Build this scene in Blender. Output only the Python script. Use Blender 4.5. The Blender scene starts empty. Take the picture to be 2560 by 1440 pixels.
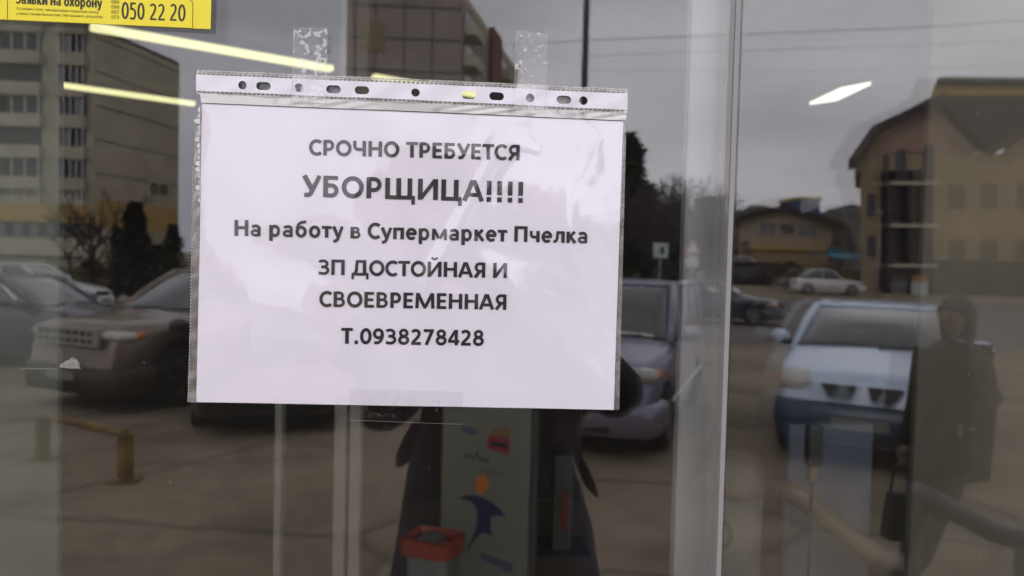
import bpy, math, random
from math import sin, cos, pi, radians, hypot, atan2
from mathutils import Vector, Matrix
random.seed(7)
S = bpy.context.scene
COL = S.collection

# ------------------------------------------------------------------ camera, sky, sun, exposure
PITCH, YAW, ROLL, DCAM, ZC, FPX = radians(-2.016), radians(3.569), radians(1.42), 0.537, 1.9, 1862.0
FW = Vector((sin(YAW)*cos(PITCH), cos(YAW)*cos(PITCH), sin(PITCH)))
_r = Vector((cos(YAW), -sin(YAW), 0)); _u = _r.cross(FW)
RT = _r*cos(ROLL) + _u*sin(ROLL); UP = _u*cos(ROLL) - _r*sin(ROLL)
CP = Vector((0, -DCAM, ZC))
cam = bpy.data.cameras.new('camera'); co = bpy.data.objects.new('camera', cam); COL.objects.link(co)
M = Matrix((RT, UP, -FW)).transposed().to_4x4(); M.translation = CP; co.matrix_world = M
cam.sensor_width = 36; cam.lens = 36*FPX/2560; cam.clip_start = 0.02; cam.clip_end = 2000
cam.dof.use_dof = True; cam.dof.focus_distance = 0.537; cam.dof.aperture_fstop = 8.5
S.camera = co
S.render.engine = 'CYCLES'
S.view_settings.view_transform = 'Standard'; S.view_settings.look = 'None'
S.view_settings.gamma = 1; S.view_settings.use_curve_mapping = False
S.view_settings.exposure = 0.95
cy = S.cycles
cy.use_denoising = True; cy.max_bounces = 14; cy.transparent_max_bounces = 24
cy.glossy_bounces = 6; cy.diffuse_bounces = 4; cy.transmission_bounces = 6
cy.caustics_reflective = True; cy.sample_clamp_indirect = 6

SUN_EL, SUN_ROT = radians(38), radians(150)
wd = bpy.data.worlds.new('World'); S.world = wd; wd.use_nodes = True
wn = wd.node_tree; wl = wn.links; wn.nodes.clear()
def wnode(t, **k):
    n = wn.nodes.new(t)
    for a, b in k.items(): setattr(n, a, b)
    return n
sky = wnode('ShaderNodeTexSky', sky_type='NISHITA', sun_disc=False)
sky.sun_elevation = SUN_EL; sky.sun_rotation = SUN_ROT; sky.air_density = 1.5; sky.dust_density = 6.0
hs = wnode('ShaderNodeHueSaturation'); hs.inputs['Saturation'].default_value = 0.12
tc = wnode('ShaderNodeTexCoord'); mp = wnode('ShaderNodeMapping'); mp.inputs['Scale'].default_value = (1, 1, 3.2)
nz = wnode('ShaderNodeTexNoise'); nz.inputs['Scale'].default_value = 2.3; nz.inputs['Detail'].default_value = 5
rp = wnode('ShaderNodeValToRGB')
rp.color_ramp.elements[0].position = .34; rp.color_ramp.elements[0].color = (5.9, 5.9, 6.7, 1)
rp.color_ramp.elements[1].position = .68; rp.color_ramp.elements[1].color = (10.6, 10.1, 11.0, 1)
mx = wnode('ShaderNodeMixRGB'); mx.inputs[0].default_value = .88
bg = wnode('ShaderNodeBackground'); bg.inputs[1].default_value = 0.13
wo = wnode('ShaderNodeOutputWorld')
wl.new(sky.outputs[0], hs.inputs['Color']); wl.new(tc.outputs['Generated'], mp.inputs[0])
wl.new(mp.outputs[0], nz.inputs['Vector']); wl.new(nz.outputs[0], rp.inputs[0])
wl.new(hs.outputs[0], mx.inputs[1]); wl.new(rp.outputs[0], mx.inputs[2])
wl.new(mx.outputs[0], bg.inputs[0]); wl.new(bg.outputs[0], wo.inputs[0])
sl = bpy.data.lights.new('sun', 'SUN'); sl.energy = 0.6; sl.angle = radians(25); sl.color = (1, .96, .9)
so = bpy.data.objects.new('sun', sl); COL.objects.link(so)
so.rotation_euler = (radians(90)-SUN_EL, 0, pi-SUN_ROT+pi)

# ------------------------------------------------------------------ helpers
def ray(u, v): return FW + RT*((u-1280)/FPX) - UP*((v-720)/FPX)
def at(u, v, Y):
    """point on the vertical plane y=Y behind the glass that the photo shows at pixel (u, v)"""
    d = ray(u, v); return CP + d*((Y-CP.y)/d.y)
def atz(u, v, z):
    d = ray(u, v); return CP + d*((z-CP.z)/d.z)
def R3(p): return Vector((p[0], -p[1], p[2]))          # seen in the mirror of the glass -> where it stands in the street
def street(Y): return max(0.0, 0.018*(Y-30))           # the street rises gently beyond 30 m

def principled(name, col, rough=.6, metal=0., noise=0., scale=8., bump=0., coat=0., spec=.5, col2=None, emit=None, es=0., stretch=None):
    m = bpy.data.materials.new(name); m.use_nodes = True; nt = m.node_tree; N = nt.nodes; L = nt.links
    b = N['Principled BSDF']; b.inputs['Base Color'].default_value = (*col, 1)
    b.inputs['Roughness'].default_value = rough; b.inputs['Metallic'].default_value = metal
    b.inputs['Coat Weight'].default_value = coat; b.inputs['Specular IOR Level'].default_value = spec
    if emit: b.inputs['Emission Color'].default_value = (*emit, 1); b.inputs['Emission Strength'].default_value = es
    if noise or bump or col2:
        t = N.new('ShaderNodeTexCoord'); q = N.new('ShaderNodeTexNoise'); q.inputs['Scale'].default_value = scale; q.inputs['Detail'].default_value = 6
        if stretch:
            mm = N.new('ShaderNodeMapping'); mm.inputs['Scale'].default_value = stretch
            L.new(t.outputs['Object'], mm.inputs[0]); L.new(mm.outputs[0], q.inputs['Vector'])
        else: L.new(t.outputs['Object'], q.inputs['Vector'])
        if noise or col2:
            r = N.new('ShaderNodeValToRGB'); c2 = col2 or tuple(min(1, c*(1+noise)) for c in col)
            c1 = col if col2 else tuple(c*(1-noise) for c in col)
            r.color_ramp.elements[0].position = .35; r.color_ramp.elements[1].position = .65
            r.color_ramp.elements[0].color = (*c1, 1); r.color_ramp.elements[1].color = (*c2, 1)
            L.new(q.outputs[0], r.inputs[0]); L.new(r.outputs[0], b.inputs['Base Color'])
        if bump:
            bb = N.new('ShaderNodeBump'); bb.inputs['Strength'].default_value = bump; bb.inputs['Distance'].default_value = .02
            L.new(q.outputs[0], bb.inputs['Height']); L.new(bb.outputs[0], b.inputs['Normal'])
    return m

def film(name, f0, rough=0., tint=(1, 1, 1), veil=0., veilcol=(.8, .8, .8), veilnoise=None, bump=0., bscale=40., bdist=.001, gcol=(1, 1, 1)):
    """clear sheet: transparent + mirror by Schlick's law (same from both sides), optionally with a white diffuse veil"""
    m = bpy.data.materials.new(name); m.use_nodes = True; nt = m.node_tree; N = nt.nodes; L = nt.links; N.clear()
    def math(op, a, b=None):
        n = N.new('ShaderNodeMath'); n.operation = op
        for i, x in enumerate((a, b)):
            if x is None: continue
            if isinstance(x, (int, float)): n.inputs[i].default_value = x
            else: L.new(x, n.inputs[i])
        return n.outputs[0]
    g = N.new('ShaderNodeNewGeometry'); dp = N.new('ShaderNodeVectorMath'); dp.operation = 'DOT_PRODUCT'
    L.new(g.outputs['Incoming'], dp.inputs[0]); L.new(g.outputs['Normal'], dp.inputs[1])
    c = math('ABSOLUTE', dp.outputs['Value']); fr = math('ADD', math('MULTIPLY', math('POWER', math('SUBTRACT', 1., c), 5.), 1-f0), f0)
    tr = N.new('ShaderNodeBsdfTransparent'); tr.inputs[0].default_value = (*tint, 1)
    gl = N.new('ShaderNodeBsdfAnisotropic'); gl.inputs['Color'].default_value = (*gcol, 1); gl.inputs['Roughness'].default_value = rough
    tx = N.new('ShaderNodeTexCoord')
    if bump:
        q = N.new('ShaderNodeTexNoise'); q.inputs['Scale'].default_value = bscale; q.inputs['Detail'].default_value = 3
        L.new(tx.outputs['Object'], q.inputs['Vector'])
        bb = N.new('ShaderNodeBump'); bb.inputs['Strength'].default_value = bump; bb.inputs['Distance'].default_value = bdist
        L.new(q.outputs[0], bb.inputs['Height']); L.new(bb.outputs[0], gl.inputs['Normal'])
    base = tr.outputs[0]
    if veil:
        df = N.new('ShaderNodeBsdfDiffuse'); df.inputs[0].default_value = (*veilcol, 1)
        mv = N.new('ShaderNodeMixShader'); L.new(tr.outputs[0], mv.inputs[1]); L.new(df.outputs[0], mv.inputs[2])
        if veilnoise:
            sc, lo, hi, vmin = veilnoise
            q2 = N.new('ShaderNodeTexNoise'); q2.inputs['Scale'].default_value = sc; q2.inputs['Detail'].default_value = 2.5
            L.new(tx.outputs['Object'], q2.inputs['Vector'])
            mr = N.new('ShaderNodeMapRange'); mr.inputs[1].default_value = lo; mr.inputs[2].default_value = hi
            mr.inputs[3].default_value = vmin; mr.inputs[4].default_value = veil
            L.new(q2.outputs[0], mr.inputs[0]); L.new(mr.outputs[0], mv.inputs[0])
        else: mv.inputs[0].default_value = veil
        base = mv.outputs[0]
    ms = N.new('ShaderNodeMixShader'); L.new(fr, ms.inputs[0]); L.new(base, ms.inputs[1]); L.new(gl.outputs[0], ms.inputs[2])
    o = N.new('ShaderNodeOutputMaterial'); L.new(ms.outputs[0], o.inputs[0]); return m

def link(o, parent=None):
    COL.objects.link(o)
    if parent is not None: o.parent = parent
    return o
def tag(o, label=None, cat=None, group=None, kind=None):
    if label: o['label'] = label
    if cat: o['category'] = cat
    if group: o['group'] = group
    if kind: o['kind'] = kind
    return o
def empty(name, loc, rz=0, label=None, cat=None, group=None):
    o = bpy.data.objects.new(name, None); link(o); o.location = loc; o.rotation_euler[2] = rz; o.empty_display_size = .1
    return tag(o, label, cat, group)
class MB:
    def __init__(s): s.v = []; s.f = []; s.m = []; s.mi = 0
    def add(s, vs, fs):
        n = len(s.v); s.v += [tuple(x) for x in vs]; s.f += [tuple(i+n for i in f) for f in fs]; s.m += [s.mi]*len(fs); return s
    def box(s, c, d, rz=0, taper=1.):
        x, y, z = d[0]/2, d[1]/2, d[2]/2; ca, sa = cos(rz), sin(rz); vs = []
        for k in (-1, 1):
            t = taper if k > 0 else 1
            for a, b in ((-1, -1), (1, -1), (1, 1), (-1, 1)):
                px, py = a*x*t, b*y*t; vs.append((c[0]+px*ca-py*sa, c[1]+px*sa+py*ca, c[2]+k*z))
        return s.add(vs, [(3, 2, 1, 0), (4, 5, 6, 7), (0, 1, 5, 4), (1, 2, 6, 5), (2, 3, 7, 6), (3, 0, 4, 7)])
    def tube(s, pts, r, n=8, cap=True):
        pts = [Vector(p) for p in pts]; rs = r if isinstance(r, (list, tuple)) else [r]*len(pts)
        d0 = (pts[1]-pts[0]).normalized(); ref = Vector((0, 0, 1)) if abs(d0.z) < .9 else Vector((1, 0, 0)); rings = []
        for i, p in enumerate(pts):
            d = (pts[min(i+1, len(pts)-1)]-pts[max(i-1, 0)]).normalized()
            a = d.cross(ref)
            if a.length < 1e-4: a = d.cross(Vector((0, 1, 0)))
            a.normalize(); b = d.cross(a)
            rings.append([p+a*rs[i]*cos(2*pi*k/n)+b*rs[i]*sin(2*pi*k/n) for k in range(n)])
        vs = [q for rg in rings for q in rg]; fs = []
        for i in range(len(pts)-1):
            for k in range(n): fs.append((i*n+k, i*n+(k+1) % n, (i+1)*n+(k+1) % n, (i+1)*n+k))
        if cap: fs += [tuple(range(n))[::-1], tuple((len(pts)-1)*n+k for k in range(n))]
        return s.add(vs, fs)
    def prism(s, poly, off):
        """poly: 3D outline; off: extrusion vector"""
        n = len(poly); p = [Vector(q) for q in poly]; o = Vector(off)
        return s.add(p+[q+o for q in p], [tuple(range(n))[::-1], tuple(range(n, 2*n))]+[(i, (i+1) % n, n+(i+1) % n, n+i) for i in range(n)])
    def loft(s, rings, closed=False, cap=False):
        n = len(rings[0]); vs = [q for r in rings for q in r]; fs = []
        for i in range(len(rings)-1):
            for k in range(n if closed else n-1): fs.append((i*n+k, i*n+(k+1) % n, (i+1)*n+(k+1) % n, (i+1)*n+k))
        if cap: fs += [tuple(range(n))[::-1], tuple((len(rings)-1)*n+k for k in range(n))]
        return s.add(vs, fs)
    def patch(s, a, b, c, d, th=.02, bulge=0., n=8):
        """a-b-c-d corner points, a bulging pane of thickness th"""
        a, b, c, d = map(Vector, (a, b, c, d)); nm = (b-a).cross(d-a).normalized(); P = []; Q = []
        for j in range(n+1):
            for i in range(n+1):
                u, v = i/n, j/n; p = (a*(1-u)+b*u)*(1-v)+(d*(1-u)+c*u)*v+nm*bulge*16*u*(1-u)*v*(1-v)
                P.append(p+nm*th/2); Q.append(p-nm*th/2)
        N = n+1; fs = []; o = N*N
        for j in range(n):
            for i in range(n):
                k = j*N+i; fs.append((k, k+1, k+1+N, k+N)); fs.append((o+k+N, o+k+N+1, o+k+1, o+k))
        ed = [j for j in range(N)]+[j*N+n for j in range(1, N)]+[n*N+i for i in range(n-1, -1, -1)]+[j*N for j in range(n-1, 0, -1)]
        for i in range(len(ed)): x, y = ed[i], ed[(i+1) % len(ed)]; fs.append((x, o+x, o+y, y))
        return s.add(P+Q, fs)
    def sphere(s, c, r, n=10, sc=(1, 1, 1)):
        rings = []
        for i in range(n+1):
            t = pi*i/n; rings.append([(c[0]+r*sc[0]*sin(t)*cos(2*pi*k/(n*2)), c[1]+r*sc[1]*sin(t)*sin(2*pi*k/(n*2)), c[2]+r*sc[2]*cos(t)) for k in range(n*2)])
        return s.loft(rings, closed=True)
    def build(s, name, mats, parent=None, smooth=False, loc=None, bevel=0.):
        me = bpy.data.meshes.new(name); me.from_pydata(s.v, [], s.f)
        for mm in (mats if isinstance(mats, (list, tuple)) else [mats]): me.materials.append(mm)
        me.polygons.foreach_set('material_index', s.m)
        if smooth: me.polygons.foreach_set('use_smooth', [True]*len(s.f))
        me.update(); o = bpy.data.objects.new(name, me); link(o, parent)
        if loc is not None: o.location = loc
        if bevel:
            b = o.modifiers.new('bevel', 'BEVEL'); b.width = bevel; b.segments = 2; b.limit_method = 'ANGLE'
        return o
def boxo(name, c, d, mat, parent=None, rz=0, bevel=0.): return MB().box(c, d, rz).build(name, mat, parent, bevel=bevel)
def copy_tree(o, parent=None):
    c = o.copy(); COL.objects.link(c)
    if parent is not None: c.parent = parent
    for ch in list(o.children): copy_tree(ch, c)
    return c

# ------------------------------------------------------------------ materials
m_pane = film('window_glass', .056, tint=(.985, .99, .985), veil=.004, veilcol=(.8, .8, .76), veilnoise=(5, .40, .62, .002))
m_pane2 = film('window_glass_inner', .018, tint=(.985, .99, .985))
m_floorin = principled('brown_floor_tile', (.17, .135, .10), .5, noise=.12, scale=3)
m_dark = principled('dark_maroon_wall', (.045, .025, .025), .8, noise=.2, scale=3)
m_ceil = principled('grey_ceiling', (.10, .10, .11), .9, noise=.1)
m_alu = principled('grey_white_profile', (.21, .215, .22), .45, noise=.04, scale=3)
m_aluedge = principled('pale_gasket', (.27, .27, .265), .5)
m_column = principled('grey_green_column', (.062, .070, .058), .8, noise=.08, scale=2)
m_tan = principled('olive_tan_column', (.046, .041, .027), .8, noise=.1, scale=2)
m_lamp = principled('warm_tube', (.3, .3, .2), .4, emit=(1., .97, .50), es=.56)
m_lamp2 = principled('warm_panel', (.3, .3, .25), .4, emit=(1., .95, .76), es=.75)
m_blackmet = principled('black_metal', (.02, .02, .022), .5)
m_black = principled('black_plastic', (.012, .012, .014), .5)
m_rubber = principled('black_rubber', (.02, .02, .02), .85, noise=.2)
m_asphalt = principled('dusty_asphalt', (.25, .195, .125), .95, col2=(.33, .265, .18), scale=.55, bump=.15)
def stain(m, specs):
    # stains and cracks multiplied into the colour: (scale, low, high, darkest, kind)
    nt = m.node_tree; N = nt.nodes; L = nt.links; b = N['Principled BSDF']; src = b.inputs['Base Color'].links[0].from_socket
    t = N.new('ShaderNodeTexCoord')
    for sc, lo, hi, dk, kd in specs:
        if kd == 'crack':
            q = N.new('ShaderNodeTexVoronoi'); q.feature = 'DISTANCE_TO_EDGE'; q.inputs['Scale'].default_value = sc; out = q.outputs['Distance']
            w = N.new('ShaderNodeTexNoise'); w.inputs['Scale'].default_value = sc*2; mxv = N.new('ShaderNodeMixRGB'); mxv.inputs[0].default_value = .25
            L.new(t.outputs['Object'], w.inputs['Vector']); L.new(t.outputs['Object'], mxv.inputs[1]); L.new(w.outputs['Color'], mxv.inputs[2]); L.new(mxv.outputs[0], q.inputs['Vector'])
        else:
            q = N.new('ShaderNodeTexNoise'); q.inputs['Scale'].default_value = sc; q.inputs['Detail'].default_value = 7; q.inputs['Roughness'].default_value = .65; out = q.outputs[0]
            L.new(t.outputs['Object'], q.inputs['Vector'])
        mr = N.new('ShaderNodeMapRange'); mr.inputs[1].default_value = lo; mr.inputs[2].default_value = hi; mr.inputs[3].default_value = dk; mr.inputs[4].default_value = 1.
        L.new(out, mr.inputs[0]); mu = N.new('ShaderNodeMixRGB'); mu.blend_type = 'MULTIPLY'; mu.inputs[0].default_value = 1
        L.new(src, mu.inputs[1]); L.new(mr.outputs[0], mu.inputs[2]); src = mu.outputs[0]
    L.new(src, b.inputs['Base Color'])
stain(m_asphalt, [(.9, .36, .52, .62, 'n'), (7, .3, .6, .72, 'n'), (.45, .0, .02, .55, 'crack')])
m_asphalt2 = principled('dark_asphalt', (.15, .13, .112), .95, noise=.18, scale=.9, bump=.15)
m_kerb = principled('concrete_kerb', (.36, .34, .30), .95, noise=.15, scale=4)
m_grass = principled('dry_grass', (.07, .075, .03), .95, col2=(.12, .10, .05), scale=1.2)
m_step = principled('landing_tiles', (.22, .18, .15), .8, noise=.12, scale=5)

# ================================================================== GROUND AND STREET (reflected: it lies behind the photographer)
g = MB(); ys = [-8, 0.3] + [i*2.0 for i in range(1, 16)] + [32, 36, 42, 50, 60, 75, 100, 150, 260, 600, 1200]
rg = [[R3((x, Y, street(Y) if Y < 150 else 2.16)) for x in (-1200, -400, -100, -40, -15, 0, 15, 40, 100, 400, 1200)] for Y in ys]
tag(g.loft(rg).build('ground', m_asphalt, smooth=True), kind='structure')
# darker carriageway that crosses behind the parked cars, with kerbs
g = MB(); rr = []
for Y in [17, 20, 24, 28, 30, 34, 40]:
    rr.append([R3((x, Y+.12*abs(x)*0, street(Y)+.004)) for x in (-60, -20, 0, 12, 30, 60)])
tag(g.loft(rr).build('road', m_asphalt2), kind='structure')
for i, (x0, Y0, x1, Y1) in enumerate([(-60, 41, 4, 41), (-60, 16.6, -6, 16.6)]):
    k = MB(); L_ = hypot(x1-x0, Y1-Y0); k.box(((x0+x1)/2, -(Y0+Y1)/2, street(Y0)+.06), (L_, .18, .14)).build('kerb', m_kerb)
    tag(COL.objects[-1], kind='structure')
g = MB(); rr = [[R3((x, Y, street(Y)+.01+.1*random.random())) for x in (-70, -50, -30, -15, -8, -2)] for Y in (41.3, 46, 52, 57)]
tag(g.loft(rr).build('lawn', m_grass, smooth=True), kind='structure')
# shop landing the photographer stands on
tag(boxo('landing', (0, -.80, .15), (9, 1.55, .30), m_step), kind='structure')

# ================================================================== SHOP FRONT
SPLIT = at(1838, 300, 0).x
XL, XR, ZB, ZT = -2.2, 2.6, .34, 3.0
door = empty('glass_door', (0, 0, .30), label='large clear glass door leaf carrying the white notice and yellow sticker', cat='glass door')
MB().box(((XL+SPLIT-.002)/2, .0025, (ZB+ZT)/2-.3), (SPLIT-.002-XL, .005, ZT-ZB)).build('outer_pane', m_pane, door)
MB().box(((XL+SPLIT-.002)/2, .0185, (ZB+ZT)/2-.3), (SPLIT-.002-XL, .005, ZT-ZB)).build('inner_pane', m_pane2, door)
sb = at(1716, 300, .03).x
MB().box(((sb+SPLIT)/2+.004, .033, (ZB+ZT)/2-.3), (SPLIT-sb+.008, .014, ZT-ZB)).build('stile', m_alu, door, bevel=.003)
MB().box((SPLIT-.0022+.0012, .0095, (ZB+ZT)/2-.3), (.0034, .022, ZT-ZB)).build('edge_gasket', m_aluedge, door)
boxo('bottom_rail', (.0, .047, ZB+.03-.3), (4, .045, .06), m_alu, door).location.x = -.9+SPLIT*0
side = empty('side_window', (0, 0, .30), label='clear glass side pane right of the pale vertical door edge', cat='window')
MB().box(((SPLIT+.003+XR)/2, .0025, (ZB+ZT)/2-.3), (XR-SPLIT-.003, .005, ZT-ZB)).build('outer_pane', m_pane, side)
ip = MB().box(((XR-SPLIT-.012)/2, 0, 0), (XR-SPLIT-.012, .005, ZT-ZB)).build('inner_pane', m_pane2, side)
ip.location = (SPLIT+.006, .016, (ZB+ZT)/2-.3); ip.rotation_euler[2] = radians(.62)
# wall around the opening, added overhang above
m_wall = principled('shop_wall_render', (.42, .40, .36), .9, noise=.08, scale=3)
fw = empty('shop_wall', (0, 0, 0), label='plain rendered shop wall framing the glass door opening', cat='wall')
boxo('side_panel', (XL-1.5, .12, 1.9), (3.0, .24, 3.8), m_wall, fw)
boxo('side_panel', (XR+1.5, .12, 1.9), (3.0, .24, 3.8), m_wall, fw)
boxo('lintel', ((XL+XR)/2, .12, ZT+.4), (XR-XL, .24, .8), m_wall, fw)
boxo('sill', ((XL+XR)/2, .12, .17), (XR-XL, .24, .34), m_wall, fw)
boxo('added_overhang', (0, -.55, 3.62), (8, 1.1, .10), m_wall, fw)  # unseen overhang, added to cut the light that reaches the interior
# interior room
ZCE = 3.2
tag(boxo('shop_floor', (0, 5, .27), (12, 9.7, .06), m_floorin), kind='structure')
tag(boxo('shop_ceiling', (0, 5, ZCE+.13), (12, 9.7, .1), m_ceil), kind='structure')
tag(boxo('back_wall', (0, 9.9, 1.8), (12, .1, 3.1), m_dark), kind='structure')
tag(boxo('inner_side_wall', (-6.05, 5, 1.8), (.1, 9.7, 3.1), m_dark), kind='structure')
tag(boxo('inner_side_wall', (6.05, 5, 1.8), (.1, 9.7, 3.1), m_dark), kind='structure')

def inner_panel(u0, u1, Y, mat, label):
    a = at(u0, 700, Y).x; b = at(u1, 700, Y).x
    return tag(boxo('interior_panel', ((a+b)/2, Y+.004, 1.72), (b-a, .008, 2.84), mat, bevel=.002), label, 'panel')
inner_panel(-300, 147, .075, m_column, 'grey green upright panel just behind the glass at the far left edge')
inner_panel(2303, 2800, .075, m_tan, 'olive tan upright panel just behind the glass at the far right edge')

# inner door frame: uprights seen below the notice
m_frm = principled('cream_frame', (.155, .15, .13), .5, noise=.05)
fr = empty('inner_door_frame', (0, 1.6, .3), label='cream inner doorway frame of slim uprights seen below the notice', cat='door frame')
for u0, u1, nm in ((838, 868, 'upright'), (877, 905, 'upright'), (691, 709, 'slim_upright')):
    a = at(u0, 1150, 1.6).x; b = at(u1, 1150, 1.6).x
    hh = 2.84 if nm == 'upright' else 1.40
    boxo(nm, ((a+b)/2, 0, hh/2), (b-a, .05, hh), m_frm, fr, bevel=.003)
a = at(869, 1150, 1.6).x; boxo('gap_seal', (a+.003, .005, 1.42), (.011, .03, 2.84), m_black, fr)

# ceiling lamps
def strip_lamp(p, q, w, label, mat=m_lamp, grp='strip lights on the shop ceiling'):
    a = atz(*p, ZCE); b = atz(*q, ZCE); mid = (a+b)/2; L_ = (b-a).length; rz = atan2(b.y-a.y, b.x-a.x)
    t = empty('strip_light', (mid.x, mid.y, ZCE), rz, label, 'ceiling light', grp)
    boxo('housing', (0, 0, .06), (L_+.04, w+.02, .05), m_ceil, t); boxo('tube', (0, 0, .015), (L_, w, .04), mat, t, bevel=.01)
    return t
strip_lamp((225, 73), (830, 178), .078, 'longest glowing strip light running down under the yellow sticker')
strip_lamp((150, 217), (487, 264), .050, 'shorter glowing strip light that ends left of the notice')
strip_lamp((932, 198), (1215, 245), .075, 'glowing strip light showing through the sleeve punch holes')
pc = [atz(u, v, ZCE) for u, v in ((2024, 262), (2092, 252), (2177, 212), (2102, 226))]
pm = sum(pc, Vector())/4
t = empty('panel_light', pm, label='glowing diamond shaped panel light above the house with the gable', cat='ceiling light')
MB().prism([p-pm for p in pc], (0, 0, .02)).build('diffuser', m_lamp2, t)
MB().prism([(p-pm)*1.06+Vector((0, 0, .022)) for p in pc], (0, 0, .03)).build('housing', m_ceil, t)

# ---- payment kiosk
KY = 2.75
m_kio = principled('kiosk_cream', (.165, .163, .128), .5, noise=.05, scale=2)
m_kside = principled('kiosk_side', (.05, .05, .045), .5)
m_navy = principled('navy_print', (.012, .012, .055), .5)
m_orange = principled('orange_print', (.50, .15, .02), .5)
m_redp = principled('red_print', (.25, .025, .02), .5)
m_lil = principled('slate_print', (.075, .075, .12), .5)
m_greyp = principled('grey_print', (.06, .06, .06), .5)
ka = at(1103, 1200, KY); kb = at(1327, 1200, KY); kx = (ka.x+kb.x)/2; kw = kb.x-ka.x
kio = empty('payment_kiosk', (kx, KY+.2, .30), label='cream payment terminal printed with a navy emblem and orange oval', cat='payment terminal')
boxo('body', (0, .0, .8), (kw, .40, 1.6), m_kio, kio, bevel=.01)
boxo('shaded_side', (kw/2+.018, .0, .8), (.030, .38, 1.6), m_kside, kio)  # dark strip carries the shade of the kiosk's right side as colour
boxo('screen', (0, -.203, 1.40), (kw*.7, .012, .24), m_black, kio)
def on_plane(name, pts, Y, mat, parent, off=(0, -.004, 0), smooth=False):
    pl = parent.location; P = [at(u, v, Y-.002)-pl for u, v in pts]
    return MB().prism(P, off).build(name, mat, parent)
def c4(pts): return [(800+x/3, 960+y/3) for x, y in pts]
on_plane('emblem', c4([(1045, 855), (1080, 838), (1130, 832), (1190, 842), (1250, 865), (1320, 910), (1365, 955), (1392, 990), (1340, 984), (1292, 987), (1278, 1015), (1280, 1080), (1292, 1152), (1262, 1122), (1222, 1114), (1185, 1138), (1150, 1180), (1098, 1258), (1108, 1225), (1150, 1140), (1172, 1060), (1180, 990), (1175, 930), (1145, 890), (1098, 870)]), KY, m_navy, kio)
on_plane('oval', [(1205+16*cos(a*pi/12)-3*sin(a*pi/12), 1210+24*sin(a*pi/12)+2*cos(a*pi/12)) for a in range(24)], KY, m_orange, kio)
on_plane('slate_bar', c4([(1205, 1265), (1225, 1268), (1440, 1350), (1448, 1375), (1436, 1410), (1415, 1408), (1205, 1305), (1196, 1285)]), KY, m_lil, kio)
on_plane('slate_badge', c4([(1065, 315), (1165, 335), (1178, 360), (1168, 385), (1075, 360), (1060, 340)]), KY, m_lil, kio)
on_plane('red_badge', c4([(1262, 382), (1420, 410), (1416, 530), (1258, 484)]), KY, m_redp, kio)
on_plane('badge_window', c4([(1280, 425), (1400, 445), (1398, 486), (1278, 462)]), KY-.006, m_black, kio)
on_plane('orange_badge_top', c4([(1295, 330), (1420, 340), (1420, 405), (1290, 382)]), KY, principled('dull_orange_print', (.22, .10, .03), .5), kio)
for (x, y, w, h) in ((1085, 515, 26, 50), (1118, 525, 22, 42), (1146, 540, 12, 55), (1165, 505, 24, 60), (1196, 545, 20, 44), (1222, 548, 24, 50), (1250, 560, 18, 42)):
    on_plane('small_print', c4([(x, y), (x+w, y+4), (x+w-3, y+h*.8), (x-2, y+h*.72)]), KY, m_greyp, kio)
for i in range(9):
    x = 1208+i*19; y = 632+i*5.6
    on_plane('small_print', c4([(x, y), (x+13, y+4), (x+12, y+16), (x-1, y+12)]), KY, m_greyp, kio)

# ---- litter bin with red rim
m_red = principled('red_plastic', (.27, .04, .018), .4)
m_binb = principled('pale_bin_plastic', (.15, .155, .14), .5, noise=.05)
bp = at(1080, 1350, 2.35)
bn = empty('litter_bin', (bp.x, 2.45, .3), radians(-24), 'pale square litter bin with a red rim beside the kiosk', 'bin')
def rrect(w, d, r, z, n=5):
    o = []
    for cx, cy_, a0 in ((w/2-r, d/2-r, 0), (-w/2+r, d/2-r, 90), (-w/2+r, -d/2+r, 180), (w/2-r, -d/2+r, 270)):
        for k in range(n+1): a = radians(a0+90*k/n); o.append((cx+r*cos(a), cy_+r*sin(a), z))
    return o
bh = at(1080, 1368, 2.35).z-.3
MB().loft([rrect(.15, .13, .03, 0), rrect(.19, .165, .035, bh-.04)], closed=True, cap=True).build('body', m_binb, bn, smooth=False)
MB().loft([rrect(.185, .160, .03, bh-.01), rrect(.215, .19, .04, bh-.05), rrect(.225, .20, .045, bh-.05), rrect(.225, .20, .045, bh+.008), rrect(.190, .165, .04, bh+.014), rrect(.175, .15, .03, bh-.01)], closed=True).build('rim', m_red, bn)
q = MB()
for i in range(26): a = random.random()*6.3; q.sphere((.06*cos(a)*random.random(), .05*sin(a)*random.random(), bh-.005+random.random()*.01), .014, 3)
q.build('liner', principled('grey_liner', (.11, .10, .10), .6), bn)

# ---- narrow stand with red poster
st = at(1412, 1300, 3.4)
sd = empty('display_stand', (st.x, 3.55, .3), label='narrow pale green stand with a red edge right of the kiosk', cat='display stand')
boxo('panel', (0, 0, .27), (.105, .12, .54), principled('pale_green_board', (.075, .088, .06), .6), sd, bevel=.004)
boxo('red_strip', (.012, -.064, .24), (.035, .008, .21), m_redp, sd)
boxo('foot', (0, 0, .01), (.3, .3, .02), m_kside, sd)
# dark wooden cabinet behind the kiosk
cb = empty('cabinet', (kx+.02, 4.6, .3), label='dark maroon cabinet behind the payment terminal', cat='cabinet')
boxo('carcass', (0, 0, .95), (1.35, .4, 1.9), m_dark, cb, bevel=.01)
for s_ in (-1, 1): boxo('door', (s_*.33, -.21, .95), (.63, .02, 1.8), m_dark, cb, bevel=.004); boxo('handle', (s_*.05, -.23, 1.), (.012, .02, .2), m_blackmet, cb)

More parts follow.
